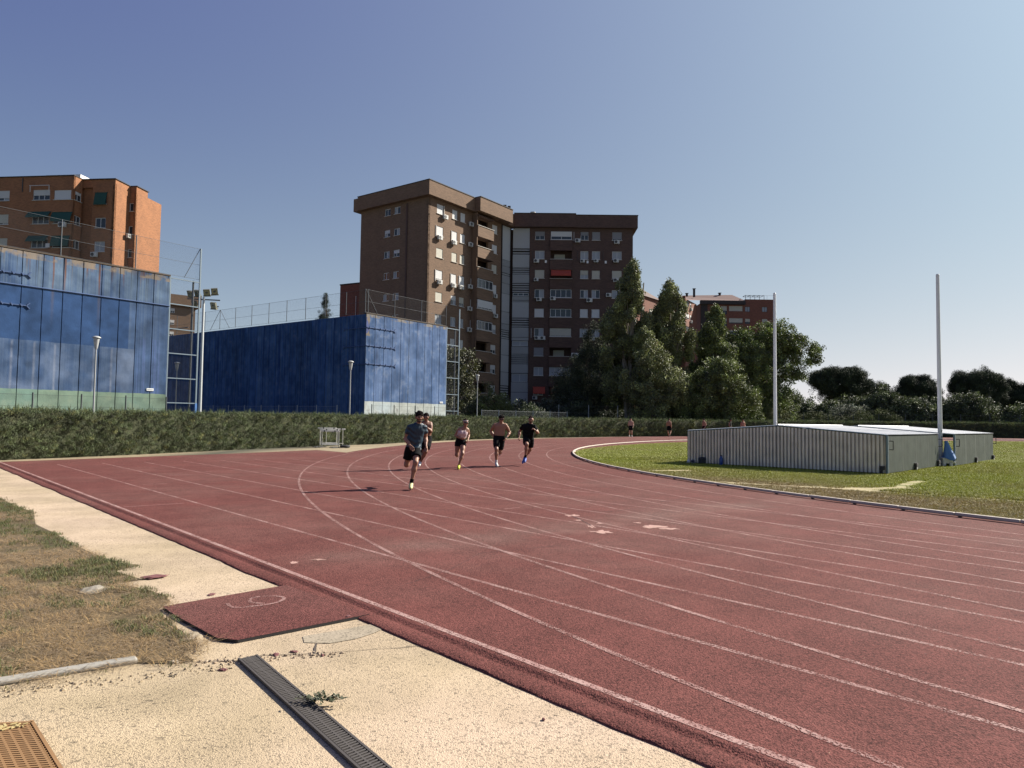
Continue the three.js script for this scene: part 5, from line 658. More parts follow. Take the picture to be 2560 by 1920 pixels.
tree('broadleaf_tree', 'spreading bright green tree right of the far red block', 31.0, 92, { lobes: [[0, 7, 0, 4.2, 5.6, 4], [-1.8, 11, 0, 2.9, 3.0, 2.6], [2.6, 12.2, 0, 3.0, 2.4, 2.6], [5.0, 11.6, 0, 2.2, 1.3, 1.8], [7.3, 10.8, 0.4, 1.5, 0.9, 1.2], [8.0, 9.6, 0.2, 0.9, 0.7, 0.8], [4.5, 8.6, 0, 2.8, 2.2, 2.2], [-3, 6.5, 0, 2.6, 3.4, 2.6], [1, 4, 0, 4.2, 3.2, 3.4]], trunkH: 10, r: 0.26, dens: 24, size: 0.44, tone: [0.12, 0.155, 0.036], gap: 0.13, limbs: 3 });
tree('broadleaf_tree', 'bushy silvery tree at the foot of the tallest poplar', 15.8, 80.5, { lobes: [[0, 3.6, 0, 2.8, 3.0, 2.4], [-1.6, 5.6, 0, 2.0, 2.2, 2], [1.8, 5.2, 0, 2.2, 2.6, 2], [0, 8, 0, 2.0, 2.4, 1.8]], trunkH: 6, r: 0.15, dens: 28, size: 0.4, tone: PT1, gap: 0.2, pale: 0.25, bark: mBarkPale });
tree('broadleaf_tree', 'rounded green tree filling the gap right of the pointed poplar', 28.3, 90, { lobes: [[0, 4.5, 0, 3.2, 3.8, 2.8], [-1.8, 8.0, 0, 2.4, 2.8, 2.2], [1.2, 9.2, 0, 2.4, 2.6, 2.2]], trunkH: 7, r: 0.2, dens: 28, size: 0.42, tone: PT2, gap: 0.2 });
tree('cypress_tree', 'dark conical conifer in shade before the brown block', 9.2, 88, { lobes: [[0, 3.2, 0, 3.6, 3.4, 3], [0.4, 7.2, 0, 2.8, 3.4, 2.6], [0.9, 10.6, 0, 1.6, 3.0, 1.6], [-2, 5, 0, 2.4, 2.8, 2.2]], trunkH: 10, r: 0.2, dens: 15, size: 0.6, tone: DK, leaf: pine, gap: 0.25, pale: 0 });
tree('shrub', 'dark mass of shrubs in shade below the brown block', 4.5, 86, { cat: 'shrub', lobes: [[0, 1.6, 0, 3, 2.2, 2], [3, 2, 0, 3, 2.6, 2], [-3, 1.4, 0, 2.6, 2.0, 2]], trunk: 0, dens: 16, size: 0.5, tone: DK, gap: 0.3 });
tree('broadleaf_tree', 'sparse tree half hidden behind the right end of the farther court', -7.2, 80, { lobes: [[0, 5, 0, 2.6, 3.2, 2.4], [1.4, 7.2, 0, 2, 2.2, 1.8], [-0.8, 8.4, 0, 1.7, 1.8, 1.5], [2.4, 4.4, 0, 1.6, 2, 1.6], [0.3, 2.2, 0, 2.6, 2.0, 2]], trunkH: 8, r: 0.2, bark: mBarkPale, dens: 10, size: 0.5, tone: [0.07, 0.075, 0.026], gap: 0.05, limbs: 4 });
tree('shrub', 'rounded yellow green shrub right of the farther court', -2.2, 76, { cat: 'shrub', lobes: [[0, 2.7, 0, 2.3, 2.2, 2], [1.1, 1.7, 0, 2, 1.7, 1.8], [-1.2, 1.6, 0, 1.7, 1.7, 1.6]], trunk: 0, dens: 26, size: 0.36, tone: [0.075, 0.09, 0.02], gap: 0.4, pale: 0.2, leaf: leafyFine });
tree('shrub', 'leafy oleander shrub behind the hedge below the stair shaft', 2.2, 74, { cat: 'shrub', lobes: [[0, 1.7, 0, 1.3, 1.5, 1.2], [0.8, 1.2, 0, 1.3, 1.2, 1.2], [-1, 1.1, 0, 1.1, 1.1, 1]], trunk: 0, dens: 26, size: 0.34, tone: [0.055, 0.075, 0.025], gap: 0.2, leaf: leafyFine });
tree('fir_tree', 'small dark conifer tip showing above the farther court wall', -33.8, 128, { lobes: Array.from({ length: 34 }, (_, k) => { const f = k / 33, a = k * 2.4, r = 3.1 * (1 - f) + 0.1; return [Math.cos(a) * r * 0.55, 13.5 + f * 10.2, Math.sin(a) * r * 0.55, r * 0.5 + 0.12, 0.3, r * 0.5 + 0.12]; }), trunkH: 23.6, r: 0.2, dens: 34, size: 0.34, tone: [0.035, 0.055, 0.028], leaf: pine, gap: 0.08, pale: 0, limbs: 1 });
// stone pines and bushes along the right horizon
const pineLobes = (w, h, y) => { const l = [[0, y, 0, w * 0.82, h * 0.78, w * 0.7]]; for (let k = 0; k < 22; k++) { const a = rr(0, 6.28), e = rr(-0.3, 1.3); l.push([Math.cos(a) * w * 0.8 * Math.cos(e * 0.9), y + Math.sin(e) * h * 0.85, Math.sin(a) * w * 0.6 * Math.cos(e), w * rr(0.16, 0.32), h * rr(0.16, 0.34), w * rr(0.16, 0.3)]); } return l; };
const PN = [0.042, 0.056, 0.022], BU = [0.072, 0.09, 0.032];
[[59.6, 130, 5.4, 3.5, 8.2, 'broad domed stone pine between the two white poles'], [68, 134, 3.2, 3.0, 6.3, 'lower stone pine right of the broad domed one'], [74.5, 132, 4.2, 3.2, 6.9, 'rounded stone pine just left of the nearer white pole'], [84.5, 130, 5.0, 4.0, 7.2, 'tall dark stone pine right of the nearer white pole'], [91.5, 133, 3.4, 3.6, 6.0, 'stone pine close beside the tall dark one'], [96, 130, 4.0, 3.8, 6.2, 'stone pine at the right edge of the view'], [78.8, 136, 3.0, 2.8, 5.6, 'small stone pine right behind the nearer white pole'], [64.5, 138, 4, 3, 5, 'stone pine standing farther back between domed and lower pines']].forEach(([x, Z, w, h, y, lab]) => tree('stone_pine', lab, x, Z, { lobes: pineLobes(w, h, y), trunkH: y, r: 0.3, dens: 30, size: 0.55, tone: PN, leaf: pine, gap: 0.36, pale: 0.08, lump: 0.38, ns: 0.9 }));
[[44, 114, 3.6, 6.2, 'dense shrub at the foot of the bright spreading tree'], [49.5, 113, 3.2, 5.0, 'leafy shrub right of the farther white pole'], [55.5, 116, 3.2, 5.4, 'round green bush behind the silvery one'], [59.5, 115, 3.6, 6.4, 'green bush below the broad domed pine'], [63.5, 113, 3.0, 5.2, 'dark green bush mid way between the two white poles'], [67.5, 115, 3.4, 5.4, 'olive bush left of the nearer white pole'], [71.5, 112, 3.8, 6.0, 'large grey green bush behind the nearer white pole'], [75.5, 115, 3.4, 4.6, 'dark bush right of the nearer white pole'], [79.5, 113, 3.2, 4.2, 'low bush under the tall dark stone pine'], [84, 115, 3.8, 4.6, 'low bush near the right edge of the view'], [39.5, 112, 3.2, 4.6, 'bush between the spreading tree and the farther white pole'], [88.5, 114, 3.6, 4.6, 'rightmost low bush below the edge pine']].forEach(([x, Z, w, h, lab]) => tree('bush', lab, x, Z, { cat: 'bush', lobes: [[0, h * 0.5, 0, w, h * 0.52, w * 0.7], [w * 0.5, h * 0.55, 0, w * 0.6, h * 0.4, w * 0.5], [-w * 0.5, h * 0.5, 0, w * 0.6, h * 0.4, w * 0.5], [0, h * 0.72, 0, w * 0.55, h * 0.28, w * 0.4]], trunk: 0, dens: 15, size: 0.5, tone: BU, gap: 0.3, pale: 0.14, lump: 0.4 }));
tree('bush', 'silvery grey rounded bush before the green bushes', 49.8, 106.5, { cat: 'bush', lobes: [[0, 1.9, 0, 3, 2.0, 2.2], [1.2, 2.4, 0, 2, 1.6, 1.6]], trunk: 0, dens: 18, size: 0.45, tone: [0.11, 0.125, 0.085], gap: 0.3, leaf: leafyFine });
tree('bush', 'feathery yellow green tamarisk above the far hedge', 41.5, 100, { cat: 'bush', lobes: [[0, 1.5, 0, 3.4, 1.2, 1.4], [2, 1.6, 0, 2, 0.9, 1.2]], trunk: 0, dens: 24, size: 0.5, tone: [0.10, 0.115, 0.03], gap: 0.25, leaf: pine });
tree('bush', 'second feathery tamarisk right of the first above the hedge', 49.5, 99, { cat: 'bush', lobes: [[0, 1.7, 0, 4.0, 1.6, 1.6], [2.2, 1.7, 0, 2, 1.3, 1.2]], trunk: 0, dens: 24, size: 0.5, tone: [0.095, 0.11, 0.03], gap: 0.25, leaf: pine });
tree('bush', 'small yellowish shrub left of the farther white pole', 32.5, 88, { cat: 'bush', lobes: [[0, 1.8, 0, 1.6, 1.5, 1.2]], trunk: 0, dens: 26, size: 0.4, tone: [0.11, 0.115, 0.03], gap: 0.2, leaf: pine });
{ // far belt of trees that closes the view beyond the buildings and the park
  const o = thing('tree_belt', 'dark distant belt of trees closing the right horizon', 'wood', V(70, 175, 0)); seed = 88; const l = []; for (let i = 0; i < 5200; i++) { const x = rr(-35, 90), y = rr(0, 1), top = 4.5 + 2.2 * N3(x * 0.12, 3, 1) + 1.0 * N3(x * 0.5, 8, 1), k = rr(0.6, 1.3); l.push({ p: new THREE.Vector3(x, y * top, rr(-8, 2)), s: rr(0.8, 1.4), rx: rr(0, 6), ry: rr(0, 6), c: [0.034 * k, 0.05 * k, 0.02 * k] }); } instances('foliage', leafy, mLeaf, l, o); o.userData.kind = 'stuff';
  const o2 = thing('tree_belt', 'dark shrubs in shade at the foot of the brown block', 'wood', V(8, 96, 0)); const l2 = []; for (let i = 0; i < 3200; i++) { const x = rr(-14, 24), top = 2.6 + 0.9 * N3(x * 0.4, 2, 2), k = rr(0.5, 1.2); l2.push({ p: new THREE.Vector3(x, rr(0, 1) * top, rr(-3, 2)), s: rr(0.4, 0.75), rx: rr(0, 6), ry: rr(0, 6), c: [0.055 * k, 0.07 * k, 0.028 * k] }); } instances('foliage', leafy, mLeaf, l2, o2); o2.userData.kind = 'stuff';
}
meshFence(ring(57, 1.75, 1.0, 14), 2.6, 'dark mesh fence behind the far hedge on the right', mWireG, mWireG, 0.2);
meshFence([[5.2, 79], [8.6, 80], [12, 81], [15.4, 82.2], [18.8, 83.4]], 3.2, 'tall grey mesh fence in the shade below the brown block', mWireL, mWireG, 0.2);
// ---------- people ----------
const v3 = (a) => new THREE.Vector3(...a);
function capD(p, c) { const { a, b, ra, rb } = c; const bx = b[0] - a[0], by = b[1] - a[1], bz = b[2] - a[2], px = p[0] - a[0], py = p[1] - a[1], pz = p[2] - a[2], L = bx * bx + by * by + bz * bz || 1e-9; let t = (px * bx + py * by + pz * bz) / L; t = t < 0 ? 0 : t > 1 ? 1 : t; const dx = px - bx * t, dy = py - by * t, dz = (pz - bz * t) * (c.fz || 1); return Math.sqrt(dx * dx + dy * dy + dz * dz) - (ra + (rb - ra) * t); }
const cap = (a, b, ra, rb = ra, fz) => ({ a, b, ra, rb, fz });
function field(caps, k, cuts = []) { return (p) => { let d = 1e9; for (const c of caps) { const e = capD(p, c), h = Math.max(k - Math.abs(d - e), 0) / k; d = Math.min(d, e) - h * h * k * 0.25; } for (const f of cuts) d = Math.max(d, f(p)); return d; }; }
function bounds(caps, pad) { const lo = [1e9, 1e9, 1e9], hi = [-1e9, -1e9, -1e9]; for (const c of caps) for (const [q, r] of [[c.a, c.ra], [c.b, c.rb]]) for (let i = 0; i < 3; i++) { lo[i] = Math.min(lo[i], q[i] - r - pad); hi[i] = Math.max(hi[i], q[i] + r + pad); } return [lo, hi]; }
function surf(f, lo, hi, cell, colour) {   // naive surface nets
  const n = lo.map((l, i) => Math.max(2, Math.ceil((hi[i] - l) / cell) + 1)), F = new Float32Array(n[0] * n[1] * n[2]), id = (x, y, z) => (z * n[1] + y) * n[0] + x;
  for (let z = 0; z < n[2]; z++) for (let y = 0; y < n[1]; y++) for (let x = 0; x < n[0]; x++) F[id(x, y, z)] = f([lo[0] + x * cell, lo[1] + y * cell, lo[2] + z * cell]);
  const V0 = new Int32Array(F.length).fill(-1), pos = [], idx = [];
  for (let z = 0; z < n[2] - 1; z++) for (let y = 0; y < n[1] - 1; y++) for (let x = 0; x < n[0] - 1; x++) {
    let m = 0, c = 0, sx = 0, sy = 0, sz = 0; const v = []; for (let k = 0; k < 8; k++) { const q = F[id(x + (k & 1), y + (k >> 1 & 1), z + (k >> 2))]; v.push(q); if (q < 0) m |= 1 << k; } if (m === 0 || m === 255) continue;
    for (const [a, b] of EDG) if ((v[a] < 0) !== (v[b] < 0)) { const t = v[a] / (v[a] - v[b]); sx += lerp(a & 1, b & 1, t); sy += lerp(a >> 1 & 1, b >> 1 & 1, t); sz += lerp(a >> 2, b >> 2, t); c++; }
    V0[id(x, y, z)] = pos.length / 3; pos.push(lo[0] + (x + sx / c) * cell, lo[1] + (y + sy / c) * cell, lo[2] + (z + sz / c) * cell);
  }
  const quad = (a, b, c, d, flip) => { if (a < 0 || b < 0 || c < 0 || d < 0) return; flip ? idx.push(a, c, b, a, d, c) : idx.push(a, b, c, a, c, d); };
  for (let z = 1; z < n[2] - 1; z++) for (let y = 1; y < n[1] - 1; y++) for (let x = 1; x < n[0] - 1; x++) { const s = F[id(x, y, z)] < 0;
    if (s !== F[id(x + 1, y, z)] < 0) quad(V0[id(x, y - 1, z - 1)], V0[id(x, y, z - 1)], V0[id(x, y, z)], V0[id(x, y - 1, z)], !s); if (s !== F[id(x, y + 1, z)] < 0) quad(V0[id(x - 1, y, z - 1)], V0[id(x, y, z - 1)], V0[id(x, y, z)], V0[id(x - 1, y, z)], s); if (s !== F[id(x, y, z + 1)] < 0) quad(V0[id(x - 1, y - 1, z)], V0[id(x, y - 1, z)], V0[id(x, y, z)], V0[id(x - 1, y, z)], !s); }
  const g = new THREE.BufferGeometry(); g.setAttribute('position', new THREE.Float32BufferAttribute(pos, 3)); if (colour) { const c = []; for (let i = 0; i < pos.length; i += 3) c.push(...colour([pos[i], pos[i + 1], pos[i + 2]])); g.setAttribute('color', new THREE.Float32BufferAttribute(c, 3)); } g.setIndex(idx); g.computeVertexNormals(); return g;
}
const EDG = []; for (let a = 0; a < 8; a++) for (const b of [1, 2, 4]) if (!(a & b)) EDG.push([a, a | b]);
const sub = (a, b) => [a[0] - b[0], a[1] - b[1], a[2] - b[2]], add = (a, b, k = 1) => [a[0] + b[0] * k, a[1] + b[1] * k, a[2] + b[2] * k], mix3 = (a, b, t) => [lerp(a[0], b[0], t), lerp(a[1], b[1], t), lerp(a[2], b[2], t)], len = (a) => Math.hypot(...a), nrm = (a) => { const l = len(a) || 1; return [a[0] / l, a[1] / l, a[2] / l]; }, dot = (a, b) => a[0] * b[0] + a[1] * b[1] + a[2] * b[2], cross = (a, b) => [a[1] * b[2] - a[2] * b[1], a[2] * b[0] - a[0] * b[2], a[0] * b[1] - a[1] * b[0]];
// J: joints, local x to the viewer's right, y up, z toward the viewer: head, chin ..., A/B = viewer's left/right
function person(label, X, Z, J, S) {
  const y0 = gy(X, Z) + TOP + 0.012, o = thing('person', label, 'person', V(X, Z, y0), Math.atan2(-X, Z) + (S.turn || 0)); const k = S.build || 1, cell = S.cell || 0.014, skin = S.skin, fem = S.fem;
  const up = nrm(sub(J.neck, J.pelvis)), midSh = mix3(J.shA, J.shB, 0.5), chestA = mix3(midSh, J.shA, 0.52), chestB = mix3(midSh, J.shB, 0.52), dn = (p, d) => add(p, up, -d), hA = mix3(J.pelvis, J.hipA, 0.75), hB = mix3(J.pelvis, J.hipB, 0.75), wA = add(mix3(dn(chestA, 0.26), J.pelvis, 0.12), up, 0), wB = mix3(dn(chestB, 0.26), J.pelvis, 0.12);
  const torso = [cap(dn(chestA, 0.07), wA, 0.096 * k, (fem ? 0.07 : 0.085) * k, 1.15), cap(dn(chestB, 0.07), wB, 0.096 * k, (fem ? 0.07 : 0.085) * k, 1.15), cap(wA, hA, (fem ? 0.07 : 0.085) * k, 0.095 * k, 1.1), cap(wB, hB, (fem ? 0.07 : 0.085) * k, 0.095 * k, 1.1), cap(dn(midSh, 0.05), add(J.pelvis, up, 0.02), 0.1 * k, 0.1 * k, 1.15), cap(mix3(J.shA, midSh, 0.3), mix3(J.shB, midSh, 0.3), 0.052 * k), cap(hA, hB, 0.098 * k)];
  const arms = ['A', 'B'].flatMap((s) => [cap(J['sh' + s], J['el' + s], (fem ? 0.04 : 0.05) * k, (fem ? 0.034 : 0.04) * k), cap(mix3(J['sh' + s], J['el' + s], 0.35), mix3(J['sh' + s], J['el' + s], 0.6), (fem ? 0.039 : 0.047) * k), cap(J['el' + s], mix3(J['el' + s], J['wr' + s], 0.35), (fem ? 0.035 : 0.04) * k, (fem ? 0.036 : 0.043) * k), cap(mix3(J['el' + s], J['wr' + s], 0.35), J['wr' + s], (fem ? 0.036 : 0.043) * k, 0.026 * k)]);
  const legs = ['A', 'B'].flatMap((s) => [cap(J['hip' + s], J['kn' + s], 0.088 * k, 0.056 * k), cap(mix3(J['hip' + s], J['kn' + s], 0.2), mix3(J['hip' + s], J['kn' + s], 0.55), 0.084 * k, 0.074 * k), cap(J['kn' + s], mix3(J['kn' + s], J['an' + s], 0.35), 0.054 * k, 0.056 * k), cap(mix3(J['kn' + s], J['an' + s], 0.35), J['an' + s], 0.056 * k, 0.034 * k)]);
  const neck = [cap(J.neck, add(J.head, [0, -0.07, 0]), 0.052 * k, 0.05 * k), cap(mix3(J.shA, J.neck, 0.45), add(J.neck, [0, 0.02, 0]), 0.035 * k, 0.04 * k), cap(mix3(J.shB, J.neck, 0.45), add(J.neck, [0, 0.02, 0]), 0.035 * k, 0.04 * k)];
  const all = [...torso, ...arms, ...legs, ...neck]; let [lo, hi] = bounds(all, 0.04);
  const det = (p) => [1, 1, 1]; const parts = [surf(field(all, 0.045), lo, hi, cell, () => skin)];
  // head with its own axes: f forward, r to the viewer's right
  const f = nrm(S.look || [0, 0, 1]), r = nrm(cross([0, 1, 0], f)), u = cross(f, r), H = J.head, hp = (x, y, z) => add(add(add(H, r, x), u, y), f, z), hl = (p) => { const q = sub(p, H); return [dot(q, r), dot(q, u), dot(q, f)]; };
  const hs = S.hs || 1, w = hs; const skull = [cap(hp(0, 0.045 * w, -0.022 * w), hp(0, 0.03 * w, 0.02 * w), 0.078 * w, 0.072 * w), cap(hp(0, -0.01, 0.03 * w), hp(0, -0.062 * w, 0.038 * w), 0.062 * w, 0.042 * w), cap(hp(-0.03 * w, -0.07 * w, 0.02 * w), hp(0.03 * w, -0.07 * w, 0.02 * w), 0.03 * w), cap(hp(0, -0.088 * w, 0.058 * w), hp(0, -0.085 * w, 0.05 * w), 0.02 * w), cap(hp(0, 0.012, 0.085 * w), hp(0, -0.024 * w, 0.1 * w), 0.009 * w, 0.0155 * w), cap(hp(-0.045 * w, -0.012, 0.045 * w), hp(0.045 * w, -0.012, 0.045 * w), 0.028 * w), cap(hp(-0.03 * w, 0.026 * w, 0.075 * w), hp(0.03 * w, 0.026 * w, 0.075 * w), 0.014 * w)]; const ears = [-1, 1].map((s) => cap(hp(s * 0.078 * w, 0.02, -0.008), hp(s * 0.076 * w, -0.025, 0.0), 0.016 * w, 0.011 * w));
  const faceC = (p) => { const [x, y, z] = hl(p).map((q) => q / w); let c = skin; if (z > 0.03) { const ex = Math.abs(x); if (Math.hypot((ex - 0.032) / 0.016, (y - 0.004) / 0.0085) < 1) c = [0.035, 0.025, 0.02]; else if (Math.hypot((ex - 0.034) / 0.024, (y - 0.026) / 0.0075) < 1) c = S.hair || [0.02, 0.015, 0.012]; else if (Math.hypot(x / 0.026, (y + 0.052) / 0.0085) < 1) c = [skin[0] * 0.75, skin[1] * 0.5, skin[2] * 0.5]; } if (S.beard && z > -0.02 && y < -0.028 && !(Math.hypot(x / 0.024, (y + 0.052) / 0.008) < 1) && (y < -0.062 || Math.abs(x) > 0.052 || (y < -0.033 && y > -0.047 && Math.abs(x) < 0.03) || Math.abs(x) > 0.034)) c = mix3(c, S.hair, S.beard); return c; };
  const hc = S.hcell || 0.006; [lo, hi] = bounds([...skull, ...ears], 0.02); parts.push(surf(field([...skull, ...ears], 0.026), lo, hi, hc, faceC));
  // hands: palm, four fingers and a thumb each
  for (const s of ['A', 'B']) { const wr = J['wr' + s], d = nrm(sub(J['ha' + s] || add(wr, nrm(sub(wr, J['el' + s])), 0.1), wr)), side = s === 'A' ? 1 : -1; let across = nrm(cross(d, S['palm' + s] || [side, 0, 0.35])); if (len(cross(d, [side, 0, 0.35])) < 0.1) across = [0, 0, 1]; const curl = nrm(cross(across, d)), cs = [], pt = (a, b, c) => add(add(add(wr, d, a), across, b), curl, c), cu = S.curl ?? 0.6; cs.push(cap(wr, pt(0.03, 0, 0), 0.025, 0.026), cap(pt(0.035, -0.02, 0), pt(0.085, -0.026, 0), 0.017, 0.015), cap(pt(0.035, 0.02, 0), pt(0.085, 0.026, 0), 0.017, 0.015), cap(pt(0.035, 0, 0), pt(0.09, 0, 0), 0.018, 0.016)); for (let i = 0; i < 4; i++) { const b = (i - 1.5) * 0.0195 * (1 + 0.25 * (1 - cu)), L = [0.065, 0.076, 0.072, 0.055][i], a1 = cu * 0.9, a2 = cu * 1.9, p0 = pt(0.088 - Math.abs(i - 1.3) * 0.004, b, 0), p1 = add(add(p0, d, L * 0.55 * Math.cos(a1)), curl, L * 0.55 * Math.sin(a1)), p2 = add(add(p1, d, L * 0.5 * Math.cos(a2)), curl, L * 0.5 * Math.sin(a2)); cs.push(cap(p0, p1, 0.0098, 0.009), cap(p1, p2, 0.009, 0.0078)); } cs.push(cap(pt(0.03, -0.024, 0.004), pt(0.06, -0.05, 0.016), 0.013, 0.011), cap(pt(0.06, -0.05, 0.016), pt(0.088, -0.052, 0.03), 0.011, 0.009)); [lo, hi] = bounds(cs, 0.012); parts.push(surf(field(cs, 0.006), lo, hi, S.hcell ? S.hcell : 0.0055, () => skin)); }
  const body = mergeGeometries(parts.map((g) => { g = g.toNonIndexed(); return g; })); const mS = mat(1, 1, 1, 0.55, { vertexColors: true, sheen: 0.1 }); mesh('body', body, mS, o);
  const cloth = (name, caps, sm, cuts, m, parent = o, c = cell * 0.85) => { const [l, h] = bounds(caps, 0.03); return mesh(name, surf(field(caps, sm, cuts), l, h, c), m, parent); };
  const infl = (cs, d) => cs.map((c) => ({ ...c, ra: c.ra + d, rb: c.rb + d })); const below = (p0, n) => (p) => dot(sub(p, p0), n);
  // clothing
  const armUp = [arms[0], arms[1], arms[4], arms[5]], thighs = [legs[0], legs[1], legs[4], legs[5]], TB = field([...torso, ...armUp, ...neck, ...thighs], 0.045);
  const wrk = (p) => 0.0045 * Math.sin(p[1] * 52 + 3 * Math.sin(p[0] * 17 + p[2] * 9)) * (0.7 + Math.sin(p[0] * 13 + p[1] * 7)) + 0.004 * N3(p[0] * 22, p[1] * 14, p[2] * 22);
  if (S.shirt) { const sl = S.sleeve ?? 0.55, hem = add(J.pelvis, up, S.hem ?? 0.0), nk = add(J.neck, up, 0.03), q = { A: mix3(J.shA, J.elA, sl), B: mix3(J.shB, J.elB, sl) }, fld = (p) => { let d = TB(p) - 0.010 - 0.006 * clamp((J.neck[1] - p[1]) * 3) + wrk(p) * (S.wr ?? 1); d = Math.max(d, -dot(sub(p, hem), up), dot(sub(p, nk), up) * 0.9 + (p[2] - nk[2]) * 0.25 - 0.012); const s = capD(p, arms[0]) < capD(p, arms[4]) ? 'A' : 'B'; if (capD(p, arms[s === 'A' ? 0 : 4]) < 0.03) d = Math.max(d, dot(sub(p, q[s]), nrm(sub(J['el' + s], J['sh' + s])))); return d; }; const [l, h] = bounds([...torso, ...armUp], 0.05); mesh('shirt', surf(fld, l, h, cell * 0.75), S.shirt, o); }
  if (S.top) { const a = dn(midSh, 0.06), b = dn(midSh, 0.25), TT = field([...torso, cap(add(dn(chestA, 0.11), [0.02, 0, 0.05]), add(dn(chestA, 0.13), [0.02, 0, 0.055]), 0.068), cap(add(dn(chestB, 0.11), [-0.02, 0, 0.05]), add(dn(chestB, 0.13), [-0.02, 0, 0.055]), 0.068)], 0.045), [l, h] = bounds(torso, 0.06); mesh('sports_top', surf((p) => Math.max(TT(p) - 0.007, dot(sub(p, a), up) + Math.abs(dot(sub(p, midSh), nrm(sub(J.shB, J.shA)))) * 0.25 - 0.03, -dot(sub(p, b), up)), l, h, cell * 0.7), S.top, o); const st = ['A', 'B'].map((s) => cap(add(dn(s === 'A' ? chestA : chestB, 0.06), [0, 0, 0.1]), add(mix3(midSh, J['sh' + s], 0.4), [0, 0.05, 0.0]), 0.014)); cloth('top_straps', st, 0.01, [], S.top); }
  if (S.shorts) { const fr = S.shortLen ?? 0.55, loose = S.loose ?? 0.022, top = add(J.pelvis, up, S.waist ?? 0.1), SF = field([...torso, ...thighs], 0.045), q = { A: mix3(J.hipA, J.knA, fr), B: mix3(J.hipB, J.knB, fr) }, n = { A: nrm(sub(J.knA, J.hipA)), B: nrm(sub(J.knB, J.hipB)) }, fld = (p) => { const s = capD(p, legs[0]) < capD(p, legs[4]) ? 'A' : 'B', t = clamp(dot(sub(p, J['hip' + s]), n[s]) / 0.3); return Math.max(SF(p) - 0.013 - loose * t + wrk(p) * 0.6, dot(sub(p, top), up), dot(sub(p, q[s]), n[s])); }; const [l, h] = bounds([...thighs, torso[6], torso[2], torso[3]], 0.06); mesh('shorts', surf(fld, l, h, cell * 0.8), S.shorts, o); }
  if (S.hairStyle !== 0) { const hh = S.hairH || 0.02, hs2 = [cap(hp(0, 0.052 * w, -0.03 * w), hp(0, 0.05 * w, 0.012 * w), 0.08 * w + 0.006, 0.07 * w + hh * 0.6), cap(hp(0, 0.0, -0.045 * w), hp(0, -0.03 * w, -0.05 * w), 0.066 * w, 0.05 * w), ...(S.extraHair || []).map(([a, b, c, d, e, g2, r1, r2]) => cap(hp(a, b, c), hp(d, e, g2), r1, r2))], ff = field(hs2, 0.02, [(p) => { const [x, y, z] = hl(p); return -(y - (S.hairline ?? 0.052) * w + 0.35 * Math.max(0, Math.abs(x) - 0.04) + (z < 0.045 ? 1.9 : 0) * (0.045 - z) + 0.012 * N3(x * 70, y * 20, z * 70)) * 0.7; }]); [lo, hi] = bounds(hs2, 0.03); mesh('hair', surf((p) => ff(p) + 0.014 * N3(p[0] * 42, p[1] * 28, p[2] * 42) + 0.005 * N3(p[0] * 110, p[1] * 70, p[2] * 110), lo, hi, hc), mat(...S.hair, 0.95, { specularIntensity: 0.25 }), o); }
  if (S.glasses) { const gs = [cap(hp(-0.055, 0.006, 0.082), hp(0, 0.008, 0.098), 0.02, 0.017), cap(hp(0.055, 0.006, 0.082), hp(0, 0.008, 0.098), 0.02, 0.017), cap(hp(-0.06, 0.006, 0.075), hp(-0.08, 0.01, -0.01), 0.007), cap(hp(0.06, 0.006, 0.075), hp(0.08, 0.01, -0.01), 0.007)]; cloth('sunglasses', gs, 0.006, [], mat(0.015, 0.015, 0.015, 0.15), o, hc); }
  if (S.cap) { const cs = [cap(hp(0, 0.055, -0.02), hp(0, 0.05, 0.01), 0.086, 0.082)]; cloth('headband', cs, 0.01, [(p) => hl(p)[1] - 0.078, (p) => 0.055 - hl(p)[1]], S.cap, o, hc); }
  if (S.watch) { const s = S.watch, d = nrm(sub(J['wr' + s], J['el' + s])), q = add(J['wr' + s], d, -0.02); cloth('watch', [cap(add(q, d, -0.014), add(q, d, 0.014), 0.034)], 0.01, [], mBlk, o, 0.008); }
  for (const s of ['A', 'B']) { const an = J['an' + s], toe = J['toe' + s], d = nrm(sub(toe, an)), shn = nrm(sub(an, J['kn' + s])), heel = add(add(an, shn, 0.05), nrm([d[0], 0.0001, d[2]]), -0.035); let ball = mix3(heel, toe, 0.7);
    const shoe = [cap(heel, ball, 0.042, 0.04), cap(ball, toe, 0.04, 0.03), cap(add(an, shn, 0.02), mix3(heel, ball, 0.45), 0.04, 0.04)]; const m = cloth('shoe', shoe, 0.025, [], S.shoe, o, hc * 1.3); const down = nrm(add(cross(nrm(cross(sub(toe, heel), [1, 0, 0])), [0, 0, 0]), [0, -1, 0])), sd = nrm(sub(toe, heel)), nn = nrm(add(shn, sd, -dot(shn, sd))); cloth('sole', [cap(add(heel, nn, 0.026), add(ball, nn, 0.026), 0.036, 0.036), cap(add(ball, nn, 0.026), add(toe, nn, 0.016), 0.036, 0.028)], 0.01, [(p) => dot(sub(p, add(heel, nn, 0.024)), nn) * -1], S.sole, m, hc * 1.3);
    if (S.sock) cloth('sock', [cap(add(an, shn, -0.06), add(an, shn, 0.01), 0.042, 0.04)], 0.01, [], S.sock, o, hc * 1.3); }
  return o;
}
const mNavy = mat(0.005, 0.024, 0.042, 0.5), mBlackCloth = mat(0.004, 0.004, 0.005, 0.9, { specularIntensity: 0.3 }), mBlackShirt = mat(0.004, 0.004, 0.0045, 0.85, { specularIntensity: 0.35 }), mPink = mat(0.48, 0.36, 0.37, 0.8), HB = [0.012, 0.009, 0.008], SK1 = [0.27, 0.135, 0.085], SK2 = [0.19, 0.085, 0.05], SK3 = [0.27, 0.135, 0.085];
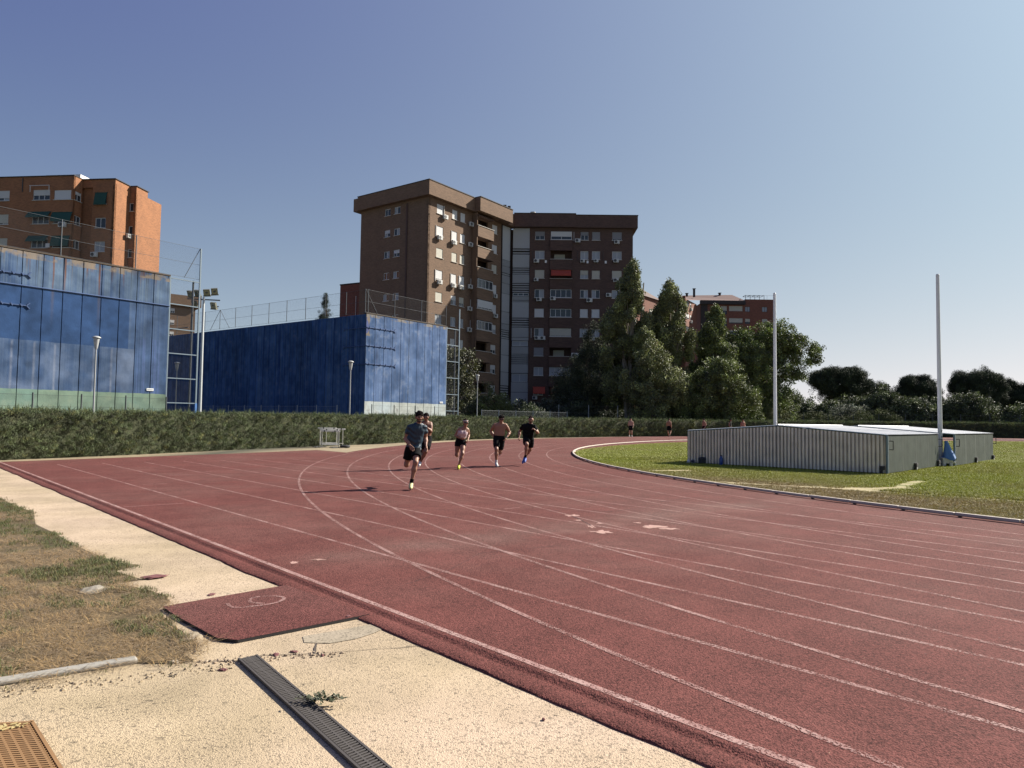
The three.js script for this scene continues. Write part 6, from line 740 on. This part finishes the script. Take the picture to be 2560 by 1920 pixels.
person('runner in teal blue shirt and black shorts leading nearest the camera', -2.19, 15.82, {
  head: [0.155, 1.555, -0.02], neck: [0.13, 1.40, -0.06], shA: [-0.055, 1.345, -0.02], shB: [0.27, 1.345, -0.1], elA: [-0.14, 1.08, -0.12], wrA: [-0.04, 0.94, 0.08], haA: [0.02, 0.865, 0.16], elB: [0.305, 1.10, -0.24], wrB: [0.315, 0.925, -0.06], haB: [0.335, 0.83, -0.0],
  pelvis: [0.04, 0.86, -0.1], hipA: [-0.045, 0.84, -0.12], hipB: [0.115, 0.83, -0.05], knB: [0.09, 0.585, 0.27], anB: [0.01, 0.15, 0.24], toeB: [-0.005, 0.045, 0.44], knA: [-0.105, 0.5, -0.2], anA: [-0.1, 0.6, -0.6], toeA: [-0.1, 0.44, -0.72] },
{ skin: SK1, build: 0.93, shirt: mNavy, hem: 0.02, shorts: mBlackCloth, shortLen: 0.62, loose: 0.028, waist: 0.08, hair: HB, beard: 0.85, hairH: 0.035, hairline: 0.05, look: [0.25, -0.08, 1], shoe: mat(0.5, 0.47, 0.22, 0.6), sole: mat(0.03, 0.03, 0.03, 0.8), sock: mBlackCloth, curl: 0.25, palmA: [0.3, 0.2, -1], extraHair: [[-0.03, 0.1, 0.03, -0.075, 0.1, 0.0, 0.035, 0.025], [0.03, 0.11, 0.04, -0.02, 0.13, 0.02, 0.035, 0.03]] });
person('shirtless runner half hidden behind the leading runner in blue', -2.72, 21.75, {
  head: [0.126, 1.575, 0.02], neck: [0.13, 1.43, -0.03], shA: [0.0, 1.40, 0.02], shB: [0.27, 1.39, -0.05], elA: [-0.12, 1.12, -0.15], wrA: [-0.05, 0.95, 0.0], elB: [0.275, 1.15, 0.06], wrB: [0.13, 1.29, 0.24], haB: [0.08, 1.37, 0.26], pelvis: [0.14, 0.92, -0.05], hipA: [0.07, 0.9, -0.05], hipB: [0.21, 0.89, -0.03], knB: [0.13, 0.55, 0.22], anB: [-0.01, 0.24, 0.0], toeB: [-0.05, 0.13, 0.16], knA: [0.02, 0.52, -0.1], anA: [-0.06, 0.36, -0.46], toeA: [-0.06, 0.2, -0.52] },
{ skin: SK2, shorts: mBlackCloth, shortLen: 0.75, hair: HB, hairH: 0.02, look: [-0.15, -0.1, 1], shoe: mat(0.62, 0.6, 0.56, 0.6), sole: mat(0.6, 0.58, 0.5, 0.8), curl: 0.9, watch: 'B', cell: 0.016, hcell: 0.007 });
person('woman runner in pale pink sports top and short black shorts', -1.62, 22.35, {
  head: [0.19, 1.42, 0.03], neck: [0.16, 1.27, -0.02], shA: [-0.01, 1.235, 0.02], shB: [0.27, 1.21, -0.06], elA: [-0.115, 1.03, -0.1], wrA: [0.04, 0.945, 0.13], haA: [0.11, 0.925, 0.17], elB: [0.295, 1.04, -0.2], wrB: [0.27, 0.9, -0.02], haB: [0.255, 0.83, 0.04], pelvis: [0.05, 0.83, -0.06], hipA: [-0.03, 0.79, -0.08], hipB: [0.115, 0.785, -0.03], knB: [0.105, 0.475, 0.2], anB: [0.01, 0.125, 0.2], toeB: [-0.005, 0.04, 0.36], knA: [-0.07, 0.42, -0.08], anA: [-0.06, 0.5, -0.45], toeA: [-0.06, 0.35, -0.55] },
{ skin: SK3, fem: 1, build: 0.93, hs: 0.94, top: mPink, shorts: mBlackCloth, shortLen: 0.28, loose: 0.008, waist: 0.12, hair: [0.02, 0.012, 0.008], hairH: 0.008, hairline: 0.06, look: [0.3, -0.02, 1], cap: mat(0.5, 0.42, 0.42, 0.7), glasses: 1, shoe: mat(0.55, 0.6, 0.03, 0.6), sole: mat(0.5, 0.55, 0.1, 0.8), curl: 0.8, cell: 0.014, hcell: 0.0065, extraHair: [[0, 0.05, -0.1, 0.0, -0.06, -0.13, 0.03, 0.02]] });
person('shirtless runner with sunglasses and long black shorts', -0.44, 23.5, {
  head: [0.11, 1.56, 0.06], neck: [0.08, 1.41, 0.0], shA: [-0.115, 1.365, 0.0], shB: [0.255, 1.365, -0.02], elA: [-0.235, 1.15, -0.14], wrA: [-0.12, 0.96, -0.05], haA: [-0.07, 0.88, 0.0], elB: [0.385, 1.12, -0.14], wrB: [0.28, 0.945, 0.06], haB: [0.235, 0.87, 0.11], pelvis: [0.045, 0.92, -0.04], hipA: [-0.045, 0.88, -0.02], hipB: [0.125, 0.88, -0.06], knA: [-0.04, 0.575, 0.24], anA: [-0.038, 0.16, 0.2], toeA: [0.0, 0.045, 0.37], knB: [0.08, 0.46, -0.1], anB: [0.07, 0.52, -0.5], toeB: [0.07, 0.36, -0.6] },
{ skin: SK3, shorts: mBlackCloth, shortLen: 0.78, loose: 0.012, waist: 0.1, hair: HB, hairH: 0.03, hairline: 0.045, look: [0.15, -0.22, 1], glasses: 1, watch: 'B', shoe: mat(0.5, 0.5, 0.5, 0.6), sole: mat(0.05, 0.05, 0.06, 0.8), sock: mat(0.55, 0.55, 0.55, 0.8), curl: 0.5, cell: 0.014, hcell: 0.0065, extraHair: [[-0.05, 0.08, 0.05, -0.08, 0.06, 0.02, 0.035, 0.03], [0.06, 0.08, 0.04, 0.07, 0.06, 0.0, 0.03, 0.03]] });
person('bearded runner in black shirt with a thin chest stripe and blue shoes', 0.47, 24.4, {
  head: [0.19, 1.545, 0.04], neck: [0.16, 1.40, -0.02], shA: [-0.07, 1.35, -0.08], shB: [0.31, 1.335, 0.06], elA: [-0.19, 1.13, -0.26], wrA: [-0.205, 0.94, -0.14], haA: [-0.225, 0.86, -0.1], elB: [0.43, 1.11, 0.04], wrB: [0.335, 1.2, 0.26], haB: [0.28, 1.255, 0.3], pelvis: [0.115, 0.89, -0.06], hipA: [0.035, 0.87, -0.02], hipB: [0.195, 0.86, -0.1], knA: [0.06, 0.72, 0.38], anA: [0.02, 0.30, 0.3], toeA: [0.0, 0.15, 0.45], knB: [0.175, 0.53, -0.22], anB: [0.0, 0.25, -0.45], toeB: [-0.07, 0.06, -0.4] },
{ skin: SK3, shirt: mBlackShirt, hem: -0.02, shorts: mBlackCloth, shortLen: 0.72, loose: 0.03, hair: [0.02, 0.013, 0.01], beard: 0.8, hairH: 0.004, hairline: 0.072, look: [0.05, -0.08, 1], watch: 'B', shoe: mat(0.012, 0.06, 0.33, 0.5), sole: mat(0.03, 0.06, 0.2, 0.8), sock: mBlackCloth, curl: 0.95, cell: 0.014, hcell: 0.0065 });
{ const p = scene.getObjectByName('person_004'); const g = new THREE.TorusGeometry(0.2, 0.006, 5, 20, 1.15).rotateX(Math.PI / 2).scale(1, 1, 0.75); const m = mesh('chest_stripe', g.rotateY(2.05 + 0.05), mat(0.5, 0.5, 0.5, 0.7), p); m.position.set(0.1, 1.245, -0.03); }
// figures far across the bend
const stand = (dx, walk) => ({ head: [0.0, 1.63, 0.02], neck: [0, 1.48, -0.02], shA: [-0.18, 1.43, -0.02], shB: [0.18, 1.43, -0.02], elA: [-0.24, 1.14, -0.06], wrA: [-0.22 + dx * 0.1, 0.92, 0.06], elB: [0.25, 1.14, -0.06], wrB: [0.22, 0.92, 0.08], pelvis: [0, 0.95, 0], hipA: [-0.085, 0.92, 0], hipB: [0.085, 0.92, 0], knA: [-0.1, 0.5, 0.05 + walk * 0.1], anA: [-0.12 - walk * 0.05, 0.09, -0.02 - walk * 0.2], toeA: [-0.14, 0.04, 0.15 - walk * 0.2], knB: [0.1, 0.5, 0.04 - walk * 0.1], anB: [0.12 + walk * 0.05, 0.09, -0.02 + walk * 0.2], toeB: [0.14, 0.04, 0.15 + walk * 0.2] });
const farS = (skin, o = {}) => ({ skin, shorts: mBlackCloth, shortLen: 0.75, hair: HB, shoe: mBlackCloth, sole: mat(0.3, 0.3, 0.3, 0.8), cell: 0.03, hcell: 0.016, ...o });
person('far shirtless man standing in pale shoes before the hedge', 11.35, 68.2, stand(1, 0), farS([0.42, 0.24, 0.17], { shoe: mat(0.6, 0.58, 0.55, 0.7) }));
person('far shirtless person walking away toward the metal cover', 15.4, 70.0, stand(0, 1), farS([0.33, 0.16, 0.10], { turn: 2.6 }));
person('leftmost far shirtless person whose legs the metal cover hides', 19.2, 71.5, stand(0.5, 0.6), farS([0.36, 0.18, 0.115], { turn: -0.8 }));
person('far dark haired person in a black top beyond the metal cover', 22.0, 72.0, stand(0.2, 0.6), farS([0.3, 0.15, 0.1], { turn: 1.2, shirt: mBlackShirt, sleeve: 0.05, build: 0.9, hairH: 0.05 }));
person('rightmost far shirtless person leaning beyond the metal cover', 23.4, 72.4, stand(0.8, 0.3), farS([0.38, 0.175, 0.105], { turn: 0.5 }));
renderer.render(scene, camera);
